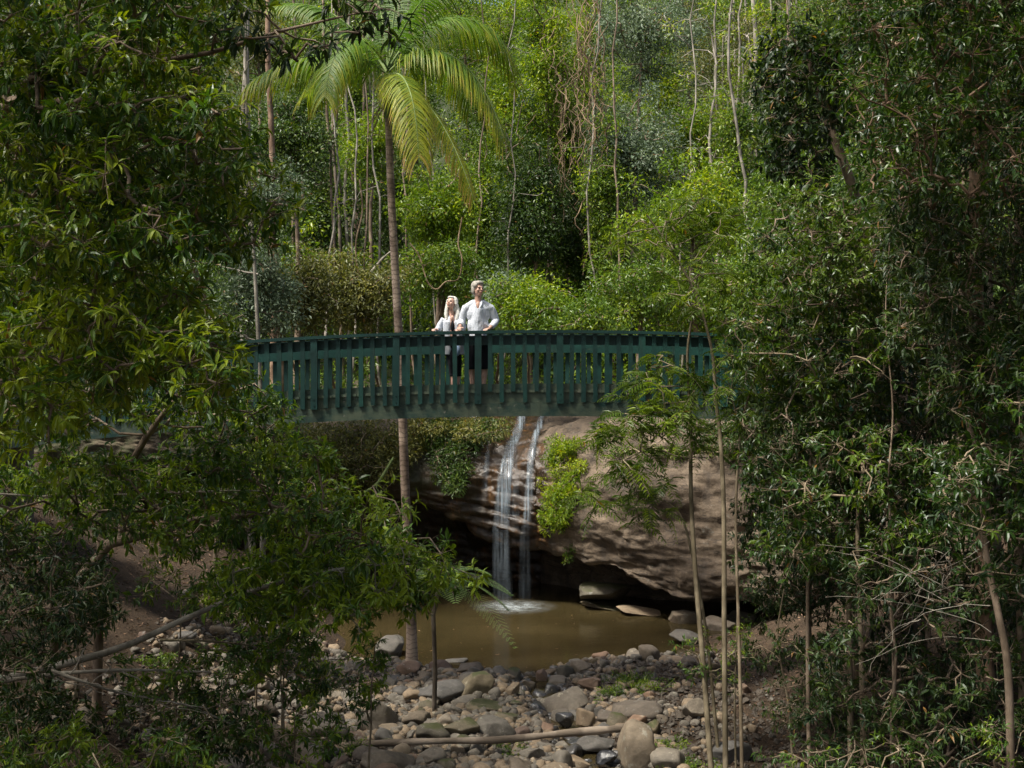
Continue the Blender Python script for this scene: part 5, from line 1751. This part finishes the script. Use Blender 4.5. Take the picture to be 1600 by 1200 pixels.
def fused(mb, name, mat, parent, vox=0.007, smooth=4, fold=0.0, seed=0):
    o = mb.build(name, mat, parent)
    r = o.modifiers.new('r', 'REMESH')
    r.mode = 'VOXEL'
    r.voxel_size = vox
    s = o.modifiers.new('s', 'SMOOTH')
    s.iterations = smooth
    s.factor = 0.5
    dg = bpy.context.evaluated_depsgraph_get()
    me = bpy.data.meshes.new_from_object(o.evaluated_get(dg))
    o.modifiers.clear()
    o.data = me
    if fold:
        me.update()
        n = len(me.vertices)
        co = np.empty(n * 3)
        me.vertices.foreach_get('co', co)
        co = co.reshape(-1, 3)
        no = np.empty(n * 3)
        me.vertices.foreach_get('normal', no)
        no = no.reshape(-1, 3)
        co = co + no * (fold * fbm(co * np.array([9, 9, 4.5]) + seed, 3, seed))[:, None]
        me.vertices.foreach_set('co', co.ravel())
    me.materials.clear()
    me.materials.append(mat)
    me.polygons.foreach_set('use_smooth', np.ones(len(me.polygons), bool))
    me.update()
    return o


def hand(mb, wrist, palm_dir, down, side, s=1.0, curl=0.9):
    """palm with four bent fingers and a thumb; side = towards the thumb"""
    pd, dn, sd = unit(palm_dir), unit(down), unit(side)
    c = wrist + pd * 0.05 * s
    R_ = Matrix(np.stack([sd, pd, np.cross(sd, pd)], 1).tolist())
    mb.ell(c, (0.043 * s, 0.052 * s, 0.018 * s), R_, 12)
    for k, ln in enumerate((0.072, 0.080, 0.075, 0.060)):
        root_ = wrist + pd * 0.092 * s + sd * (0.030 - 0.020 * k) * s
        p1 = root_ + unit(pd + dn * 0.25 * curl) * ln * 0.45 * s
        p2 = p1 + unit(pd * (1 - 0.75 * curl) + dn * curl) * ln * 0.32 * s
        p3 = p2 + unit(pd * (1 - 1.1 * curl) + dn * curl) * ln * 0.26 * s
        mb.tube(np.array([root_ - pd * 0.02 * s, root_, p1, p2, p3]), np.array([0.0095, 0.0095, 0.009, 0.0085, 0.007]) * s, 8)
    t0 = wrist + sd * 0.025 * s + pd * 0.02 * s
    t1 = t0 + unit(sd + pd * 0.8) * 0.035 * s
    t2 = t1 + unit(sd * 0.3 + pd + dn * 0.4) * 0.03 * s
    mb.tube(np.array([t0 - sd * 0.01 * s, t0, t1, t2]), np.array([0.012, 0.012, 0.0105, 0.008]) * s, 8)


def head_parts(mb, hc, yaw, pitch, s):
    """head looking to -Y before yaw/pitch; returns the rotation"""
    R_ = Matrix.Rotation(yaw, 3, 'Z') @ Matrix.Rotation(pitch, 3, 'X')
    A = np.array(R_)

    def T(p):
        return np.array(hc) + (A @ np.array(p, float)) * s
    mb.ell(T((0, 0.012, 0.035)), np.array((0.076, 0.096, 0.088)) * s, R_, 20)
    mb.ell(T((0, -0.022, -0.015)), np.array((0.064, 0.072, 0.088)) * s, R_, 18)
    mb.ell(T((0, -0.048, -0.072)), np.array((0.038, 0.036, 0.032)) * s, R_, 14)
    mb.ell(T((0, -0.082, 0.022)), np.array((0.052, 0.014, 0.014)) * s, R_, 12)
    mb.tube(np.array([T((0, -0.088, 0.015)), T((0, -0.104, -0.008)), T((0, -0.112, -0.024))]), np.array([0.008, 0.011, 0.013]) * s, 8)
    mb.ell(T((0, -0.085, -0.052)), np.array((0.024, 0.012, 0.010)) * s, R_, 10)
    for q in (-1, 1):
        mb.ell(T((q * 0.040, -0.070, -0.018)), np.array((0.022, 0.018, 0.020)) * s, R_, 10)
        mb.ell(T((q * 0.076, 0.012, -0.004)), np.array((0.009, 0.018, 0.030)) * s, R_, 10)
    return T, R_


def features(parent, T, R_, s):
    for q in (-1, 1):
        MB().ell(T((q * 0.031, -0.084, 0.006)), np.array((0.013, 0.006, 0.006)) * s, R_, 10).build('eye', dark, parent)
        MB().tube(np.array([T((q * 0.015, -0.096, 0.026)), T((q * 0.033, -0.094, 0.031)), T((q * 0.052, -0.080, 0.024))]), 0.0035 * s, 6).build('eyebrow', hair_g, parent)
    MB().ell(T((0, -0.096, -0.050)), np.array((0.022, 0.006, 0.005)) * s, R_, 10).build('mouth', lipm, parent)


def A3(*p):
    return np.array(p, float)


def man():
    o = A3((747 - 800) / F * 23.0, 23.02, 5.79)
    t = thing('person', 'tall man with grey hair in a white long-sleeved shirt and black shorts at the rail', 'person', o)
    k = lambda x, y, z: o + A3(x, y, z)
    b_ = MB()
    for sx_ in (-1, 1):
        b_.tube(np.array([k(.10 * sx_, .02, .06), k(.105 * sx_, .03, .14), k(.115 * sx_, .045, .34), k(.11 * sx_, .01, .50), k(.105 * sx_, .01, .68), k(.095 * sx_, .01, .92)]), [.040, .042, .060, .060, .075, .088], 14)
        b_.ell(k(.105 * sx_, -.04, .05), (.045, .12, .04))
    b_.ell(k(0, .01, .95), (.165, .115, .14), None, 18)
    b_.ell(k(0, -.01, 1.16), (.155, .115, .2), None, 18)
    b_.ell(k(0, 0, 1.38), (.185, .120, .20), None, 18)
    b_.tube(np.array([k(-.17, .01, 1.49), k(0, .01, 1.53), k(.17, .01, 1.49)]), [.045, .06, .045], 12)
    hc = k(0.0, -0.035, 1.805)
    b_.tube(np.array([k(0, .01, 1.50), k(0, -.005, 1.62), hc - A3(0, -0.01, 0.05)]), [.075, .060, .056], 14)
    # screen-left arm reaches over the rail, the other hand rests on it
    b_.tube(np.array([k(-.175, .01, 1.45), k(-.25, .03, 1.36), k(-.29, .03, 1.24), k(-.305, -.08, 1.18), k(-.32, -.21, 1.125)]), [.045, .045, .042, .038, .026], 12)
    hand(b_, k(-.32, -.22, 1.12), (-.05, -1, -.15), (0, -.25, -1), (1, 0, 0), 1.12, 0.95)
    b_.tube(np.array([k(.175, .01, 1.45), k(.26, .05, 1.36), k(.305, .06, 1.25), k(.27, -.05, 1.17), k(.20, -.15, 1.10)]), [.045, .045, .042, .038, .026], 12)
    hand(b_, k(.195, -.165, 1.095), (-.45, -1, -.1), (-.1, -.2, -1), (-1, .4, 0), 1.1, 0.7)
    T, R_ = head_parts(b_, hc, math.radians(32), math.radians(-4), 1.18)
    body = fused(b_, 'body', skin, t, 0.006, 3)
    features(t, T, R_, 1.18)
    h = MB()
    for p, r in (((0, .030, .055), (.090, .098, .088)), ((0, .062, -.01), (.082, .064, .085)), ((.070, .03, .0), (.026, .045, .06)), ((-.070, .03, .0), (.026, .045, .06)), ((0.0, -.004, .092), (.080, .082, .044)),
                 ((-.06, -.02, .06), (.032, .05, .045))):
        h.ell(T(p), np.array(r) * 1.18, R_, 16)
    fused(h, 'hair', hair_g, t, 0.006, 2, 0.010, 3)
    s = MB()
    s.ell(k(0, 0, 1.37), (.212, .145, .22), None, 20)
    s.ell(k(0, -.01, 1.15), (.20, .145, .22), None, 20)
    s.tube(np.array([k(0, 0, 1.46), k(0, 0, 1.25), k(0, 0, 1.10), k(0, 0, .86)]), [.165, .185, .19, .20], 20, flat=0.82)
    s.tube(np.array([k(-.20, .01, 1.49), k(-.07, .01, 1.555), k(.07, .01, 1.555), k(.20, .01, 1.49)]), [.075, .072, .072, .075], 14)
    for q in (-1, 1):
        s.ell(k(.195 * q, .01, 1.475), (.088, .085, .085), None, 14)
    s.tube(np.array([k(-.205, .01, 1.49), k(-.262, .03, 1.37), k(-.30, .035, 1.24), k(-.312, -.06, 1.185), k(-.32, -.15, 1.15)]), [.080, .076, .072, .068, .058], 14)
    s.tube(np.array([k(.205, .01, 1.49), k(.27, .05, 1.37), k(.315, .065, 1.25), k(.285, -.03, 1.18), k(.235, -.10, 1.13)]), [.080, .076, .074, .068, .056], 14)
    fused(s, 'shirt', white, t, 0.008, 3, 0.011, 8)
    # open neck, collar, button band
    MB().ell(k(.0, -.112, 1.50), (.040, .030, .085), None, 16).build('chest', skin, body)
    for q in (-1, 1):
        MB().tube(np.array([k(q * .062, .02, 1.61), k(q * .068, -.07, 1.585), k(q * .052, -.135, 1.52), k(q * .02, -.152, 1.45)]), [.016, .020, .022, .008], 8, flat=0.5).build('collar', white, t)
    MB().tube(np.array([k(0, -.150, 1.43), k(0, -.158, 1.3), k(0, -.162, 1.12), k(0, -.165, 1.0)]), .014, 6, flat=0.35).build('button_band', white, t)
    sh = MB()
    sh.ell(k(0, .01, .92), (.19, .14, .12), None, 18)
    for q in (-1, 1):
        sh.tube(np.array([k(.09 * q, .01, .90), k(.115 * q, .01, .66), k(.125 * q, .01, .38)]), [.115, .108, .112], 16)
    fused(sh, 'shorts', black, t, 0.009, 2, 0.008, 5)
    for q in (-1, 1):
        MB().ell(k(.105 * q, -.045, .045), (.055, .14, .045)).build('shoe', black, t)


man()


def woman():
    o = A3((706 - 800) / F * 23.1, 23.10, 5.79)
    t = thing('person', 'shorter woman with long platinum hair, white open blouse and black trousers', 'person', o)
    k = lambda x, y, z: o + A3(x, y, z)
    b_ = MB()
    b_.tube(np.array([k(.02, -.02, .07), k(.02, 0, .2), k(.01, .02, .30), k(0, -.01, .46), k(-.02, .0, .64), k(-.05, .02, .82)]), [.034, .038, .05, .052, .066, .082], 14)
    b_.tube(np.array([k(.10, .10, .07), k(.11, .11, .2), k(.11, .10, .30), k(.11, .05, .46), k(.10, .03, .64), k(.08, .02, .82)]), [.034, .038, .05, .052, .066, .082], 14)
    b_.ell(k(.015, .02, .85), (.145, .11, .12), None, 16)
    b_.ell(k(.015, .0, 1.02), (.12, .095, .18), None, 16)
    b_.ell(k(.01, 0, 1.18), (.145, .10, .15), None, 16)
    b_.tube(np.array([k(-.12, .01, 1.28), k(.0, .01, 1.32), k(.14, .01, 1.28)]), [.04, .05, .04], 12)
    hc = k(-.005, -.02, 1.56)
    b_.tube(np.array([k(0, .01, 1.30), k(0, 0, 1.40), hc - A3(0, -.01, .04)]), [.06, .047, .046], 12)
    b_.tube(np.array([k(-.155, .01, 1.28), k(-.20, .03, 1.18), k(-.235, .02, 1.09), k(-.25, -.10, 1.08), k(-.27, -.19, 1.085)]), [.044, .04, .034, .03, .022], 12)
    hand(b_, k(-.272, -.20, 1.085), (-.35, -1, 0), (0, -.3, -1), (1, -.2, 0), 0.95, 0.7)
    b_.tube(np.array([k(.165, .01, 1.28), k(.20, .02, 1.14), k(.19, -.04, 1.10), k(.14, -.16, 1.08)]), [.044, .038, .034, .024], 12)
    hand(b_, k(.135, -.17, 1.08), (-.2, -1, 0), (0, -.3, -1), (-1, .2, 0), 0.95, 0.7)
    T, R_ = head_parts(b_, hc, math.radians(-28), math.radians(-16), 1.04)
    body = fused(b_, 'body', skin, t, 0.006, 3)
    features(t, T, R_, 1.04)
    h = MB()
    for p, r in (((0, .030, .055), (.092, .098, .085)), ((0, .062, -.04), (.088, .062, .11)), ((0.0, -.055, .095), (.060, .034, .028))):
        h.ell(T(p), np.array(r) * 1.04, R_, 16)
    for q in (-1, 1):
        h.tube(np.array([T((q * .066, .0, .07)), T((q * .085, .01, 0)), k(q * .095, .0, 1.46), k(q * .10, -.03, 1.36), k(q * .085, -.065, 1.26)]), [.035, .036, .038, .040, .022], 12)
        h.tube(np.array([T((q * .05, .06, .0)), k(q * .075, .06, 1.44), k(q * .10, .03, 1.32), k(q * .10, .0, 1.22)]), [.05, .05, .04, .016], 12)
    fused(h, 'hair', hair_w, t, 0.006, 2, 0.010, 13)
    s = MB()
    for q in (-1, 1):
        s.tube(np.array([k(.01 + q * .055, .01, 1.335), k(.015 + q * .085, -.02, 1.22), k(.015 + q * .085, -.01, 1.0), k(.02 + q * .09, .0, .80), k(.02 + q * .105, .0, .64)]), [.045, .088, .088, .098, .095], 16)
    s.ell(k(.015, .05, 1.1), (.15, .09, .24), None, 16)
    s.tube(np.array([k(-.14, .01, 1.285), k(-.205, .03, 1.18), k(-.245, .025, 1.09), k(-.252, -.07, 1.085), k(-.265, -.15, 1.09)]), [.062, .062, .060, .056, .045], 14)
    s.tube(np.array([k(.15, .01, 1.285), k(.21, .02, 1.15), k(.20, -.03, 1.10), k(.16, -.12, 1.085)]), [.062, .060, .056, .044], 14)
    fused(s, 'blouse', white, t, 0.008, 3, 0.010, 18)
    MB().ell(k(.015, -.085, 1.15), (.036, .036, .10), None, 16).build('camisole', black, t)
    MB().ell(k(.01, -.075, 1.29), (.035, .028, .055), None, 14).build('chest', skin, body)
    MB().ell(k(.10, -.075, .72), (.06, .04, .11), None, 14).build('blouse_print', blueish, t)
    tr = MB()
    tr.ell(k(.015, .02, .82), (.16, .12, .12), None, 16)
    tr.tube(np.array([k(-.045, .02, .80), k(-.02, .0, .64), k(0, -.01, .46), k(.01, .02, .30), k(.015, .01, .25)]), [.095, .082, .066, .060, .056], 14)
    tr.tube(np.array([k(.075, .02, .80), k(.10, .03, .64), k(.11, .05, .46), k(.11, .10, .30), k(.11, .11, .25)]), [.095, .082, .066, .060, .056], 14)
    fused(tr, 'trousers', black, t, 0.008, 2, 0.006, 4)
    MB().ell(k(.02, -.06, .04), (.042, .12, .038)).build('shoe', black, t)
    MB().ell(k(.10, .06, .04), (.042, .12, .038)).build('shoe', black, t)


woman()
